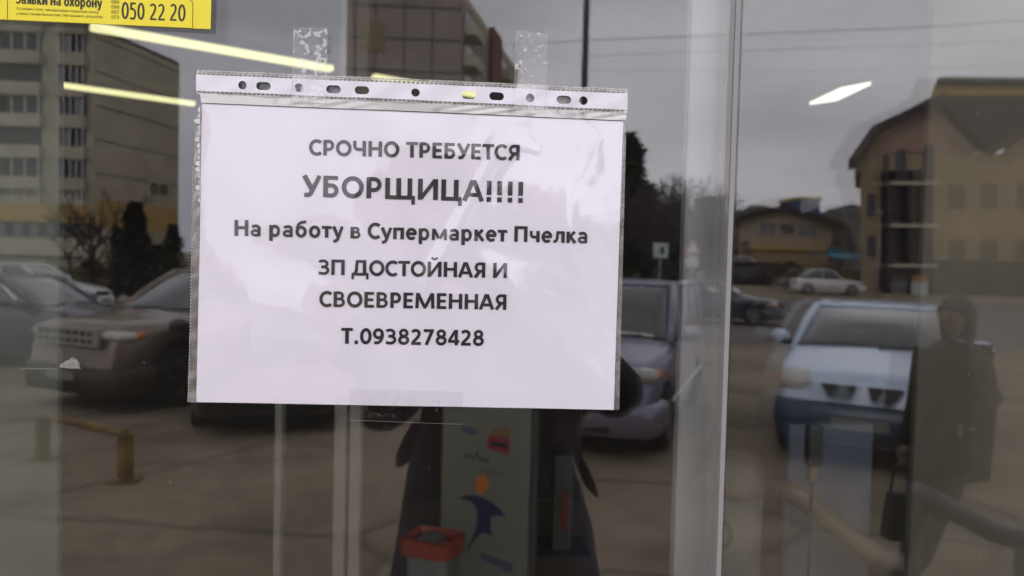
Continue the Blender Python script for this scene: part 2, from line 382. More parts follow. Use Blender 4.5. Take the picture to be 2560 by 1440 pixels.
# ---- things inside behind the side pane
m_wbin = principled('white_bin_plastic', (.10, .096, .085), .5, noise=.04)
m_grn = principled('green_print', (.035, .055, .025), .6)
wb = at(1880, 1300, 1.0)
w_ = empty('round_bin', (wb.x, 1.14, .3), label='round off-white bin with a green ring emblem, low behind the side pane', cat='bin')
zt = at(1880, 1278, 1.0).z-.3; rb = (at(1968, 1300, 1.0).x-at(1795, 1300, 1.0).x)/2
MB().loft([[(rb*k_*cos(2*pi*i/36), rb*k_*sin(2*pi*i/36), z) for i in range(36)] for z, k_ in ((0, .82), (zt*.5, .92), (zt, 1.0))], closed=True, cap=True).build('body', m_wbin, w_, smooth=False)
MB().loft([[(rb*k_*cos(2*pi*i/36), rb*k_*sin(2*pi*i/36), z) for i in range(36)] for z, k_ in ((zt, 1.02), (zt+.05, 1.02), (zt+.09, .8), (zt+.10, .0))], closed=True, cap=False).build('lid', principled('brown_lid', (.045, .04, .035), .6), w_, smooth=True)
ec = at(1815, 1368, 1.0)
def ringc(r0, r1, a0, a1, n=22):
    m = MB(); vs = []
    for i in range(n+1):
        a = a0+(a1-a0)*i/n
        for r in (r0, r1):
            dx = r*cos(a)+(ec.x-wb.x); z = ec.z-.3+r*sin(a); rr_ = rb*(.82+.18*z/zt)+.0015
            dx = max(-rr_*.995, min(rr_*.995, dx)); vs.append((dx, -math.sqrt(max(0, rr_*rr_-dx*dx)), z))
    return m.add(vs, [(2*i, 2*i+1, 2*i+3, 2*i+2) for i in range(n)])
k = ringc(.030, .040, 0, 2*pi, 40); k.build('ring_emblem', m_grn, w_)
ringc(.010, .018, radians(-60), radians(200), 20).build('inner_emblem', m_grn, w_)
# blue wall panel with a slanting beige rail, dark lock box
m_blue = principled('slate_blue_board', (.055, .070, .098), .7, noise=.06, scale=2)
BY = 1.5
a = at(1968, 1300, BY); b = at(2176, 1300, BY)
pb = empty('blue_board', ((a.x+b.x)/2, BY, .3), label='slate blue board low behind the side pane crossed by a slanting rail', cat='board')
boxo('board', (0, .02, .58), (b.x-a.x, .03, 1.16), m_blue, pb)
rl = empty('stair_rail', tuple(at(2100, 1320, BY-.1)), label='slanting beige handrail crossing in front of the blue board', cat='handrail')
pts = [at(u, v, BY-.1)-rl.location for u, v in ((1955, 1225), (2000, 1240), (2080, 1310), (2170, 1375), (2290, 1420), (2420, 1475))]
MB().tube(pts, .030, 10).build('rail', principled('beige_rail', (.075, .068, .05), .6), rl, smooth=True)
MB().tube([pts[0]+Vector((.012, 0, -.02)), Vector((pts[0].x+.012, 0, .3-rl.location.z))], .012, 8).build('post', m_kside, rl)
lb = at(2033, 1125, 1.2)
l_ = empty('lock_box', tuple(lb), label='upright black holder with a brass tip in front of the blue board', cat='holder')
boxo('case', (0, 0, .012), (.034, .03, .10), m_black, l_, bevel=.004)
boxo('tip', (0, .0, -.058), (.020, .02, .035), principled('brass', (.10, .085, .05), .4), l_, bevel=.003)
MB().tube([(0, .0, -.07), (0, .0, .3-lb.z)], .004, 6).build('stem', m_black, l_)
# ================================================================== NOTICE, SLEEVE, TAPE, STICKER
crA, crB = at(1278, 318, 0), at(1045, 760, 0); crC, crD = at(1278, 358, 0), at(1345, 380, 0)
def ridge(x, z, A, B, w):
    d = Vector((B.x-A.x, B.z-A.z)); l = d.length; d /= l; q = Vector((x-A.x, z-A.z)); t = q.dot(d); s = q.x*d.y-q.y*d.x
    f = max(0, min(1, t/(.12*l)))*max(0, min(1, (l-t)/(.3*l)))
    return f*math.exp(-(s/w)**2)
def relief(x, z, k=1.):
    X, Z = x*40, (z-1.9)*40
    w = .00035*sin(X*.9+.6*Z)+.0003*sin(X*.35-Z*1.1+1)+.00012*sin(2.1*X+1.7*Z)+.00045*(z-1.8)/.2*sin(X*.55+2)
    w += .0006*ridge(x, z, crA, crB, .004)+.0004*ridge(x, z, crC, crD, .0015)*k
    return w
def lay(p, lift, k=1.):
    return Vector((p.x, -.0016-lift-relief(p.x, p.z, k)-.0004, p.z))
def sheetgrid(cs, lift, nu, nv, name, mat, parent, k=1., extra=None, th=0.):
    """cs: pixel corners TL,TR,BR,BL of a thin sheet lying against the glass"""
    A, B, C, D = [at(*c, 0) for c in cs]; m = MB(); N = nu+1
    vs = []
    for j in range(nv+1):
        for i in range(N):
            s, t = i/nu, j/nv; p = (A*(1-s)+B*s)*(1-t)+(D*(1-s)+C*s)*t
            q = lay(p, lift, k)
            if extra: q.y -= extra(p, s, t)
            vs.append(q)
    fs = [(j*N+i, (j+1)*N+i, (j+1)*N+i+1, j*N+i+1) for j in range(nv) for i in range(nu)]
    m.add(vs, fs)
    if th: m.add([q+Vector((0, th, 0)) for q in vs], [f[::-1] for f in fs])
    return m.build(name, mat, parent, smooth=True)

GL = {}
def el(cx, cy_, rx, ry, a0=0, a1=360, n=26):
    return [(cx+rx*cos(radians(a0+(a1-a0)*i/n)), cy_+ry*sin(radians(a0+(a1-a0)*i/n))) for i in range(n+1)]
V_, H_ = .195, .160
def stem(x, y0=0, y1=1): return ([(x, y0), (x, y1)], V_)
def bar(x0, x1, y): return ([(x0, y), (x1, y)], H_)
C_ = {
 'О': (1.02, [(el(.51, .5, .375, .425), .18)]),
 'С': (.80, [(el(.48, .5, .37, .43, 48, 312), .18)]),
 'Р': (.80, [stem(.18), ([(.18, .92), (.40, .92)]+el(.40, .66, .235, .26, 90, -90, 12)+[(.18, .40)], .165)]),
 'Ч': (.92, [stem(.74), ([(.16, 1), (.16, .72)]+el(.38, .68, .22, .24, 180, 265, 8)+[(.74, .46)], .175)]),
 'Н': (.98, [stem(.18), stem(.80), bar(.2, .8, .52)]),
 'Т': (.76, [stem(.38, 0, .9), bar(.02, .74, .92)]),
 'Е': (.74, [stem(.18), bar(.1, .66, .92), bar(.1, .62, .5), bar(.1, .66, .08)]),
 'Б': (.82, [stem(.18), bar(.1, .70, .92), ([(.18, .56), (.42, .56)]+el(.42, .32, .22, .24, 90, -90, 12)+[(.18, .08)], .165)]),
 'У': (.84, [([(.11, 1), (.45, .32)], .195), ([(.76, 1), (.44, .26), (.37, .13), (.29, .08), (.12, .075)], .175)]),
 'Я': (.85, [stem(.67), ([(.67, .92), (.42, .92)]+el(.42, .675, .225, .245, 90, 270, 12)+[(.67, .43)], .165), ([(.45, .45), (.36, .33), (.14, 0)], .195)]),
 'Щ': (1.42, [stem(.18), stem(.66), stem(1.14), bar(.1, 1.36, .08), ([(1.29, .1), (1.29, -.25)], .15)]),
 'И': (1.0, [stem(.17), stem(.83), ([(.2, .06), (.80, .94)], .16)]),
 'Ц': (1.0, [stem(.18), stem(.72), bar(.1, .95, .08), ([(.89, .1), (.89, -.25)], .15)]),
 'А': (.92, [([(.08, 0), (.43, .985)], .185), ([(.84, 0), (.49, .985)], .185), bar(.2, .7, .30), ([(.40, .955), (.52, .955)], .09)]),
 '!': (.46, [([(.23, 1), (.23, .32)], .19), ([(.13, .1), (.33, .1)], .2)]),
 'П': (.97, [stem(.18), stem(.79), bar(.1, .85, .92)]),
 'Д': (1.04, [([(.07, -.25), (.07, .10)], .14), ([(.97, -.25), (.97, .10)], .14), bar(.0, 1.04, .08), ([(.18, .08), (.29, .32), (.33, .95)], .17), stem(.79, .05), bar(.26, .88, .92)]),
 'Й': (1.0, [stem(.17), stem(.83), ([(.2, .06), (.80, .94)], .16), (el(.5, 1.32, .17, .16, 190, 350, 10), .11)]),
 'В': (.85, [stem(.18), ([(.18, .92), (.42, .92)]+el(.42, .72, .2, .2, 90, -90, 10)+[(.18, .52)], .155), ([(.4, .52), (.46, .52)]+el(.46, .30, .215, .22, 90, -90, 10)+[(.18, .08)], .16)]),
 'М': (1.32, [([(.17, 0), (.20, 1)], .18), ([(1.15, 0), (1.12, 1)], .18), ([(.22, .98), (.62, .12)], .18), ([(1.10, .98), (.70, .12)], .18), ([(.57, .06), (.75, .06)], .12)]),
 'З': (.76, [([(.08, .86)]+el(.33, .72, .25, .2, 100, -80, 12)+[(.22, .52)], .155), ([(.22, .52)]+el(.34, .30, .29, .225, 80, -100, 12)+[(.07, .13)], .16)]),
 '.': (.40, [([(.10, .1), (.30, .1)], .2)]),
 '0': (.79, [(el(.395, .5, .265, .42), .175)]),
 '9': (.79, [(el(.385, .67, .245, .255), .165), (el(.27, .58, .37, .50, 12, -78, 12)+[(.13, .085)], .165)]),
 '8': (.79, [(el(.395, .735, .21, .195), .155), (el(.395, .29, .255, .22), .165)]),
 '2': (.79, [([(.12, .82)]+el(.36, .72, .225, .205, 120, -20, 12)+[(.50, .50), (.17, .14)], .165), bar(.08, .70, .08)]),
 '7': (.79, [bar(.07, .71, .92), ([(.62, .93), (.24, 0)], .18)]),
 '4': (.79, [([(.56, 0), (.56, 1)], .175), ([(.50, .95), (.10, .27)], .15), bar(.05, .76, .25)]),
 '5': (.79, [bar(.15, .66, .92), ([(.20, .95), (.18, .56)], .165), ([(.18, .58), (.35, .62)]+el(.37, .33, .25, .27, 85, -100, 12)+[(.1, .1)], .165)]),
 'а': (.76, [([(.58, 0), (.58, .48)]+el(.38, .48, .20, .175, 0, 120, 8)+[(.14, .60)], .16), (el(.36, .215, .215, .15), .145)]),
 'р': (.82, [stem(.18, -.28, .73), (el(.41, .36, .225, .30), .165)]),
 'б': (.84, [(el(.42, .35, .245, .285), .17), ([(.18, .36), (.19, .62), (.27, .82), (.42, .93), (.72, .985)], .15)]),
 'о': (.82, [(el(.41, .36, .25, .30), .175)]),
 'т': (.64, [stem(.32, 0, .68), bar(.02, .62, .655)]),
 'у': (.72, [([(.10, .73), (.37, .08)], .18), ([(.63, .73), (.38, .0), (.31, -.14), (.22, -.205), (.09, -.205)], .165)]),
 'в': (.75, [stem(.17, 0, .73), ([(.17, .66), (.38, .66)]+el(.38, .535, .16, .125, 90, -90, 8)+[(.17, .41)], .13), ([(.38, .40)]+el(.42, .235, .17, .165, 90, -90, 8)+[(.17, .07)], .13)]),
 'п': (.79, [stem(.17, 0, .73), stem(.62, 0, .73), bar(.1, .70, .655)]),
 'е': (.78, [(el(.40, .36, .25, .30, 0, 318, 24), .165), bar(.16, .70, .37)]),
 'м': (1.08, [([(.16, 0), (.18, .73)], .165), ([(.92, 0), (.90, .73)], .165), ([(.19, .70), (.51, .10)], .16), ([(.89, .70), (.57, .10)], .16)]),
 'к': (.72, [stem(.17, 0, .73), ([(.24, .36), (.58, .73)], .17), ([(.30, .42), (.62, 0)], .18)]),
 'ч': (.76, [stem(.59, 0, .73), ([(.16, .73), (.16, .52)]+el(.34, .50, .18, .17, 180, 265, 6)+[(.59, .34)], .155)]),
 'л': (.80, [stem(.64, 0, .73), bar(.22, .70, .655), ([(.30, .68), (.27, .28), (.21, .12), (.13, .075), (.03, .075)], .155)]),
 'н': (.80, [stem(.17, 0, .73), stem(.63, 0, .73), bar(.2, .6, .38)]),
 'и': (.82, [stem(.17, 0, .73), stem(.65, 0, .73), ([(.2, .06), (.62, .67)], .14)]),
 'х': (.70, [([(.08, .73), (.62, 0)], .18), ([(.62, .73), (.08, 0)], .18)]),
 'я': (.74, [stem(.57, 0, .73), ([(.57, .66), (.36, .66)]+el(.36, .495, .17, .165, 90, 270, 8)+[(.57, .33)], .14), ([(.40, .33), (.12, 0)], .17)]),
 ' ': (.36, [])}
C_['3'] = (.79, C_['З'][1])
def ribbon(pts, w):
    """outline ribbon of a pen stroke; returns verts (2D pairs) and quads"""
    n = len(pts); out = []; closed = n > 4 and hypot(pts[0][0]-pts[-1][0], pts[0][1]-pts[-1][1]) < 1e-6
    for i in range(n):
        a = pts[i-1] if i > 0 else (pts[-2] if closed else pts[0]); b = pts[(i+1) % n] if i < n-1 else (pts[1] if closed else pts[-1])
        d1 = (pts[i][0]-a[0], pts[i][1]-a[1]); d2 = (b[0]-pts[i][0], b[1]-pts[i][1])
        def nrm(d):
            l = hypot(*d); return (d[0]/l, d[1]/l) if l > 1e-9 else None
        n1, n2 = nrm(d1), nrm(d2); n1 = n1 or n2; n2 = n2 or n1
        mx_, my = -(n1[1]+n2[1]), n1[0]+n2[0]; l = hypot(mx_, my)
        if l < 1e-6: mx_, my, l = -n1[1], n1[0], 1
        mx_, my = mx_/l, my/l; c = max(.55, mx_*-n1[1]+my*n1[0]); h = w/2/c
        out += [(pts[i][0]+mx_*h, pts[i][1]+my*h), (pts[i][0]-mx_*h, pts[i][1]-my*h)]
    return out, [(2*i, 2*i+1, 2*i+3, 2*i+2) for i in range(n-1)]
def write(text, p0, p1, cap, parent, mat, place, wk=1.17, name='lettering'):
    """letters from pixel p0 to p1 (left and right ends of the base line), cap height in pixels"""
    A, B = at(*p0, 0), at(*p1, 0); K = at(p0[0], p0[1]-cap, 0)
    hgt = (K-A).length; e1 = (B-A); W = e1.length; e1 /= W; e2 = Vector((-e1.z, 0, e1.x))
    tot = sum(C_[c][0] for c in text)-.16; sx = W/tot; x = -.08; m = MB(); k = 0
    for c in text:
        adv, st_ = C_[c]
        for pts, w in st_:
            # keep the pen width true while the letter is fitted in width
            P = [((x+px)*sx/hgt, py) for px, py in pts]
            vs, fs = ribbon(P, w*wk); k += 1
            m.add([place(A+e1*vx*hgt+e2*vy*hgt, (k % 3)*.00001) for vx, vy in vs], fs)
        x += adv
    return m.build(name, mat, parent)

m_paper = principled('white_paper', (.80, .77, .835), .75, noise=.012, scale=30)
m_ink = principled('black_toner', (.016, .013, .015), .55)
m_filmf = film('sleeve_film', .068, rough=.05, tint=(.97, .97, .975), bump=.22, bscale=16, bdist=.004)
m_head = film('sleeve_film_wrinkled', .10, rough=.12, tint=(.9, .9, .88), veil=.86, veilcol=(.66, .65, .64), veilnoise=(60, .26, .46, .25), bump=.6, bscale=55)
m_edge = film('sleeve_seam_film', .08, rough=.2, tint=(.85, .85, .82), veil=.50, veilcol=(.40, .38, .34), veilnoise=(110, .35, .6, .25), bump=.6, bscale=200)
m_strip = principled('white_punched_plastic', (.74, .735, .80), .28, noise=.03, scale=25, coat=.3)
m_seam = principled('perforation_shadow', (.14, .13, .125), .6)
m_seamb = film('welded_seam_film', .10, rough=.25, tint=(.9, .9, .88), veil=.62, veilcol=(.62, .61, .58), veilnoise=(400, .4, .55, .35))
pc0 = at(1023, 648, 0)
pap = empty('paper_notice', (0, 0, 0), label='white printed A4 notice in black Cyrillic letters inside the clear sleeve', cat='paper notice')
PAPER = [(508, 260), (1557, 304), (1533, 1023), (493, 1004)]
sheetgrid(PAPER, 0, 110, 80, 'sheet', m_paper, pap, th=.0002)
def on_paper(p, e): return lay(p, .00045+e)
write('СРОЧНО ТРЕБУЕТСЯ', (777, 388.5), (1298, 402), 38.5, pap, m_ink, on_paper)
write('УБОРЩИЦА!!!!', (760, 491.5), (1309, 507), 52.5, pap, m_ink, on_paper)
write('На работу в Супермаркет Пчелка', (589, 589.5), (1467, 608.5), 39.5, pap, m_ink, on_paper)
write('ЗП ДОСТОЙНАЯ И', (799, 686.5), (1266, 695), 38, pap, m_ink, on_paper)
write('СВОЕВРЕМЕННАЯ', (803, 766), (1265, 774), 38.5, pap, m_ink, on_paper)
write('Т.0938278428', (857, 858), (1208, 863.5), 39, pap, m_ink, on_paper)

slv = empty('plastic_sleeve', (0, 0, 0), label='clear punched plastic sleeve holding the white notice on the glass', cat='plastic sleeve')
sheetgrid([(507, 262), (1559, 306), (1535, 1024), (493, 1005)], .0014, 110, 80, 'front_film', m_filmf, slv, k=2.5,
          extra=lambda p, s, t: .0013*ridge(p.x, p.z, crA, crB, .0065)+.0019*(1+sin(p.x*34+p.z*21+1.2*sin(p.z*40)))*(.35+.65*(1-t))*min(1, 8*s, 8*(1-s), 8*t, 8*(1-t)))
sheetgrid([(505, 268), (1565, 314), (1564, 284), (503, 237)][::-1] if False else [(503, 236), (1564, 284), (1563, 303), (507, 259)], .0013, 260, 8, 'wrinkled_header', m_head, slv,
          extra=lambda p, s, t: .00035*sin(p.x*260+5*t)*sin(3.1*t)*(.5+.5*sin(p.x*57+1)))
sheetgrid([(1558, 303), (1565, 303), (1546, 1023), (1534, 1023)], .0004, 2, 60, 'side_margin', m_edge, slv)
sheetgrid([(492, 300), (508, 262), (493, 1005), (472, 1003)], .0004, 4, 120, 'side_seam', m_edge, slv, extra=lambda p, s, t: .0003*sin(t*90))
# ragged torn film along the upper left edge
rng = random.Random(3); mm = MB()
for i in range(16):
    v0 = 268+i*15; w = (2+rng.random()**2*16)*(1 if i in (0, 2, 5, 9, 10, 13) else .3)
    P = [(503, v0), (503-w, v0+3), (500-w*.9, v0+9), (502-w*.4, v0+13), (503, v0+14)]
    mm.add([lay(at(u, v, 0), .0006+.0003*rng.random()) for u, v in P], [(0, 1, 2, 3, 4)])
mm.build('torn_edge', m_head, slv)
# punched strip with real holes
def sy(u): return 188+(u-494)*.0448
HOLES = [(610, 10.5, 0), (662, 10, 8), (750, 10.5, 0), (836, 10, 8), (907, 10, 8), (1040, 10.5, 0), (1172, 10, 8), (1241, 10, 8), (1324, 10.5, 0), (1408, 10, 8), (1457, 10.5, 0)]
def strip_p(u, v, l=.0): return lay(at(u, v, 0), .0017+l+.0005*sin(u*.021)+.0003*sin(u*.05+v*.1))
m = MB(); prev = 494; mid = 22.5
def plain(u0, u1):
    n = max(1, int((u1-u0)/8)); vs = []
    for i in range(n+1):
        u = u0+(u1-u0)*i/n
        for j in range(5): vs.append(strip_p(u, sy(u)+41*j/4))
    m.add(vs, [(i*5+j, i*5+j+1, (i+1)*5+j+1, (i+1)*5+j) for i in range(n) for j in range(4)])
for hu, r, ex in HOLES:
    a, b = hu-24, hu+24; plain(prev, a); prev = b; inner = []; outer = []
    for i in range(32):
        t = 2*pi*(i+.5)/32; x = r*cos(t)+(ex if cos(t) > 0 else -ex); y = r*sin(t)
        inner.append((hu+x, sy(hu+x)+mid+y)); cx, sx_ = cos(t), sin(t)
        k = min(24/abs(cx) if abs(cx) > 1e-6 else 1e9, 20.5/abs(sx_) if abs(sx_) > 1e-6 else 1e9); u = hu+cx*k; outer.append((u, sy(u)+20.5+sx_*k))
    # corners of the cell
    m.add([strip_p(*p) for p in inner+outer], [(i, (i+1) % 32, 32+(i+1) % 32, 32+i) for i in range(32)])
    for qx, qy in ((1, 1), (-1, 1), (-1, -1), (1, -1)):
        t = atan2(20.5*qy, 24*qx); i0 = int((t/(2*pi)*32-.5) % 32); i1 = (i0+1) % 32
        cu = hu+24*qx; m.add([strip_p(*outer[i0]), strip_p(cu, sy(cu)+20.5+20.5*qy), strip_p(*outer[i1])], [(0, 1, 2)])
plain(prev, 1566)
m.build('punched_strip', m_strip, slv, smooth=True)
for nm, o0, o1 in (('upper_seam', -11, 0.5), ('lower_seam', 40.5, 49)):
    m = MB(); vs = []
    for i in range(121):
        u = 495+i*1071/120
        for j in range(3): vs.append(strip_p(u, sy(u)+o0+(o1-o0)*j/2, -.0002))
    m.add(vs, [(i*3+j, i*3+j+1, (i+1)*3+j+1, (i+1)*3+j) for i in range(120) for j in range(2)]).build(nm, m_seamb, slv, smooth=True)
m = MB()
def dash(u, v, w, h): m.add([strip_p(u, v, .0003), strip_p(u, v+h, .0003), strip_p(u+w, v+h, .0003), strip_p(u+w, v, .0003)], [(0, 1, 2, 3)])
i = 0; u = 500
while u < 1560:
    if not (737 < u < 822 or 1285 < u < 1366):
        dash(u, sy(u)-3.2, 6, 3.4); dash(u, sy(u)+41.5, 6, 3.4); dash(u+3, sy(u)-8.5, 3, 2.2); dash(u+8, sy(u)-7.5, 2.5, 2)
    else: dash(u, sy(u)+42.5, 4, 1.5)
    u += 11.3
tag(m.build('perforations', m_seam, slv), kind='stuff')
m = MB()
for i in range(70):
    v = 420+i*8.2; u = 497-(v-260)*.0195-8; m.add([strip_p(u, v, .0), strip_p(u, v+4, 0), strip_p(u+1.8, v+4, 0), strip_p(u+1.8, v, 0)], [(0, 1, 2, 3)])
tag(m.build('stitch_marks', principled('pale_dots', (.45, .43, .40), .6), slv), kind='stuff')

# tape
m_tape1 = film('tape_bubbled', .045, rough=.08, tint=(.97, .97, .97), veil=.40, veilcol=(.85, .85, .85), veilnoise=(200, .53, .56, .0), bump=.15, bscale=150)
m_tape2 = film('tape_speckled', .04, rough=.08, tint=(.97, .97, .97), veil=.40, veilcol=(.85, .85, .85), veilnoise=(380, .63, .66, .0), bump=.15, bscale=150)
m_tape3 = film('tape_clear', .04, rough=.12, tint=(.975, .975, .97), veil=.06, veilcol=(.6, .6, .58), veilnoise=(300, .60, .66, .0), bump=.2, bscale=120)
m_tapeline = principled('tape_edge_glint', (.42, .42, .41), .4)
def tape(cs, mat, label, nu=14, nv=40, sides=(0, 1, 2, 3)):
    t = empty('tape_strip', (0, 0, 0), label=label, cat='tape', group='clear tape strips holding the sleeve')
    sheetgrid(cs, .0022, nu, nv, 'tape_film', mat, t)
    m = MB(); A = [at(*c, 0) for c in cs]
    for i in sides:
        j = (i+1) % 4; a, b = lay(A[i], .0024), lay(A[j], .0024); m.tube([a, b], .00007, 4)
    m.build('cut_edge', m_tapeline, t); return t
tape([(737, 72), (821, 75), (818, 262), (733, 258)], m_tape1, 'clear tape with large milky bubbles above the left end of the punched strip')
tape([(1289, 79), (1367, 88), (1362, 278), (1283, 274)], m_tape2, 'clear tape with fine white specks above the right end of the punched strip')
tape([(878, 968), (1158, 978), (1156, 1058), (874, 1047)], m_tape3, 'wide clear tape across the bottom edge of the notice', sides=(2,))

# yellow sticker
m_yel = principled('yellow_vinyl', (.84, .72, .012), .35, coat=.15)
m_yink = principled('brown_black_print', (.020, .018, .012), .5)
stk = empty('yellow_sticker', (0, 0, 0), label='bright yellow security sticker with phone number in the top left corner of the glass', cat='sticker')
A = [at(*c, 0) for c in ((-330, -190), (533, -150), (527, 73.5), (-330, 34.5))]
MB().prism([Vector((p.x, -.0002, p.z)) for p in A], (0, -.0004, 0)).build('vinyl', m_yel, stk)
def on_st(p, e): return Vector((p.x, -.00075-e, p.z))
write('Заявки на охорону', (42, 9.5), (255, 20.5), 25, stk, m_yink, on_st, 1.0)
def write2(t, p0, p1, cap, wk=1.):
    write(t, p0, p1, cap, stk, m_yink, on_st, wk)
write2('050', (306, 49), (361, 52), 45, .62); write2('22', (376, 52), (413, 53.5), 44, .62); write2('20', (426, 53.5), (463, 56), 45, .62)
for t_, v_ in (('080', 10), ('099', 22.5), ('097', 35.2), ('073', 48)):
    write2(t_, (280, v_), (299, v_+.6), 9, .75)
def fontline(txt, p0, p1, cap):
    A, B = at(*p0, 0), at(*p1, 0); c = bpy.data.curves.new('t', 'FONT'); c.body = txt; c.size = 1; c.resolution_u = 2
    o = bpy.data.objects.new('t', c); COL.objects.link(o); dg = bpy.context.evaluated_depsgraph_get(); dg.update()
    me = bpy.data.meshes.new_from_object(o.evaluated_get(dg)); bpy.data.objects.remove(o)
    if not me.vertices: return
    xs = [v.co.x for v in me.vertices]; ys_ = [v.co.y for v in me.vertices]; W = max(xs)-min(xs)
    H = (at(p0[0], p0[1]-cap, 0)-A).length; e1 = (B-A); L_ = e1.length; e1 /= L_; e2 = Vector((-e1.z, 0, e1.x))
    for v in me.vertices:
        p = A+e1*((v.co.x-min(xs))/W*L_)+e2*(v.co.y/.73*H); v.co = on_st(p, 0)
    me.materials.append(m_yink); o = bpy.data.objects.new('small_print', me); link(o, stk)
try:
    for dx in (0,):
        fontline("Усі дзвінки з телефонів відповідних операторів зв'язку", (42+dx, 24.5), (248+dx, 34.5), 6.3)
        fontline('у межах України безкоштовні. Лінії працюють цілодобово.', (42+dx, 37), (259+dx, 46), 6.3)
except Exception as e_: print('font', e_)
def inkline(pts, w=.0004):
    m = MB(); P = [on_st(at(*p, 0), -.00001) for p in pts]
    m.tube(P, w/2, 4).build('printed_line', m_yink, stk)
inkline([(20, -60), (20.5, 48)]); inkline([(467, -60), (474, -2), (481, 4), (483, 10), (482.5, 70)])
inkline([(-100, 44.8), (20.5, 50), (483, 71)], .0001)
# torn remains of an old sticker and dust
m_rem = film('old_adhesive', .05, rough=.3, tint=(.95, .95, .95), veil=.22, veilcol=(.75, .73, .68), veilnoise=(500, .4, .6, .10))
sr = empty('adhesive_remnant', (0, 0, 0), label='torn remnant of a peeled sticker on the glass over the beige car', cat='sticker remnant')
P = [(146, 918), (152, 912), (149, 910), (160, 906), (166, 900), (172, 902), (176, 896), (181, 892), (185, 897), (190, 895), (196, 905), (200, 912), (198, 917), (203, 922), (190, 921), (178, 922), (165, 920)]
MB().prism([Vector((at(u, v, 0).x, -.0001, at(u, v, 0).z)) for u, v in P], (0, -.0001, 0)).build('torn_patch', m_rem, sr)
m = MB(); rng = random.Random(5)
for i in range(30):
    u = 50+i*3.3; v = 920+rng.random()*2-1; w = 1+rng.random()*2.4
    p = [Vector((at(a, b, 0).x, -.0002, at(a, b, 0).z)) for a, b in ((u, v), (u+3, v+.4), (u+3, v+w), (u, v+w))]; m.add(p, [(0, 1, 2, 3)])
m.build('torn_line', m_rem, sr)
m = MB()
for i in range(70):
    u, v = rng.random()*2560, rng.random()*1440
    if 470 < u < 1570 and 170 < v < 1030: continue
    p = at(u, v, 0); m.sphere((p.x, -.0002, p.z), .00012+rng.random()*.00022, 3)
tag(m.build('dust', principled('dust_specks', (.6, .6, .56), .9)), kind='stuff')
# ================================================================== THE STREET BEHIND THE PHOTOGRAPHER (seen in the glass)
m_wallA = principled('panel_beige', (.46, .425, .33), .95, noise=.10, scale=.5)
m_wallB = principled('panel_grey', (.50, .455, .33), .95, noise=.12, scale=.4)
m_par = principled('parapet_cream', (.50, .47, .36), .9, noise=.1, scale=.8)
m_ochre = principled('ochre_render', (.55, .38, .13), .9, noise=.08, scale=.6)
m_win = principled('window_dark', (.03, .03, .035), .15, spec=.6)
m_winL = principled('window_pale_curtain', (.22, .24, .24), .3)
m_wframe = principled('white_window_frame', (.62, .62, .60), .5)
m_joint = principled('panel_joint', (.12, .115, .10), .95)
m_pink = principled('tower_pinkish_panel', (.31, .26, .225), .95, noise=.08, scale=.3)
m_brick = principled('red_brown_render', (.19, .075, .06), .95, noise=.1)
m_rust = principled('brown_roof_metal', (.036, .022, .018), .6, noise=.15, scale=.7)
m_house = principled('house_beige_render', (.46, .37, .27), .9, noise=.07, scale=.8)
m_yelw = principled('big_house_yellow', (.38, .29, .175), .9, noise=.07, scale=.5)
m_peach = principled('big_house_peach', (.36, .25, .18), .9, noise=.06, scale=.5)
m_dpurple = principled('dark_plum_metal', (.025, .014, .022), .4)
m_fence = principled('dark_fence', (.018, .012, .012), .8, noise=.2)

m_olwin = principled('olive_blind', (.16, .13, .085), .5)
class Face:
    """a vertical face between two points of the mirrored view: s runs along it, n points to the shop"""
    def __init__(s, x0, Y0, x1, Y1):
        s.a = R3((x0, Y0, 0)); b = R3((x1, Y1, 0)); s.L = (b-s.a).length; s.e = (b-s.a)/s.L; s.n = Vector((-s.e.y, s.e.x, 0))
        if s.n.y < 0 and abs(s.n.y) > .05: s.n = -s.n
    def p(s, t, z, o=0): q = s.a+s.e*t+s.n*o; return Vector((q.x, q.y, z))
    def slab(s, name, t0, t1, z0, z1, o0, o1, mat, parent, off=None):
        m = MB(); L0 = parent.matrix_world.translation if off is None else off
        m.prism([s.p(t0, z0, o0)-L0, s.p(t1, z0, o0)-L0, s.p(t1, z1, o0)-L0, s.p(t0, z1, o0)-L0], s.n*(o1-o0)); return m.build(name, mat, parent)
    def window(s, t0, t1, z0, z1, parent, mat=None, mull=1, off=None, fr=.07):
        off = parent.location if off is None else off
        w = s.slab('window', t0, t1, z0, z1, .01, .05, mat or m_win, parent, off); m = MB()
        def bb(a, b, c, d): m.prism([s.p(a, c, .03)-off, s.p(b, c, .03)-off, s.p(b, d, .03)-off, s.p(a, d, .03)-off], s.n*.06)
        bb(t0-fr, t0, z0-fr, z1+fr); bb(t1, t1+fr, z0-fr, z1+fr); bb(t0, t1, z0-fr, z0); bb(t0, t1, z1, z1+fr)
        for k in range(mull): c = t0+(t1-t0)*(k+1)/(mull+1); bb(c-fr*.4, c+fr*.4, z0, z1)
        m.build('frame', m_wframe, w); return w
def X(u, Y, v=660): return at(u, v, Y).x
def Z(v, u, Y): return at(u, v, Y).z

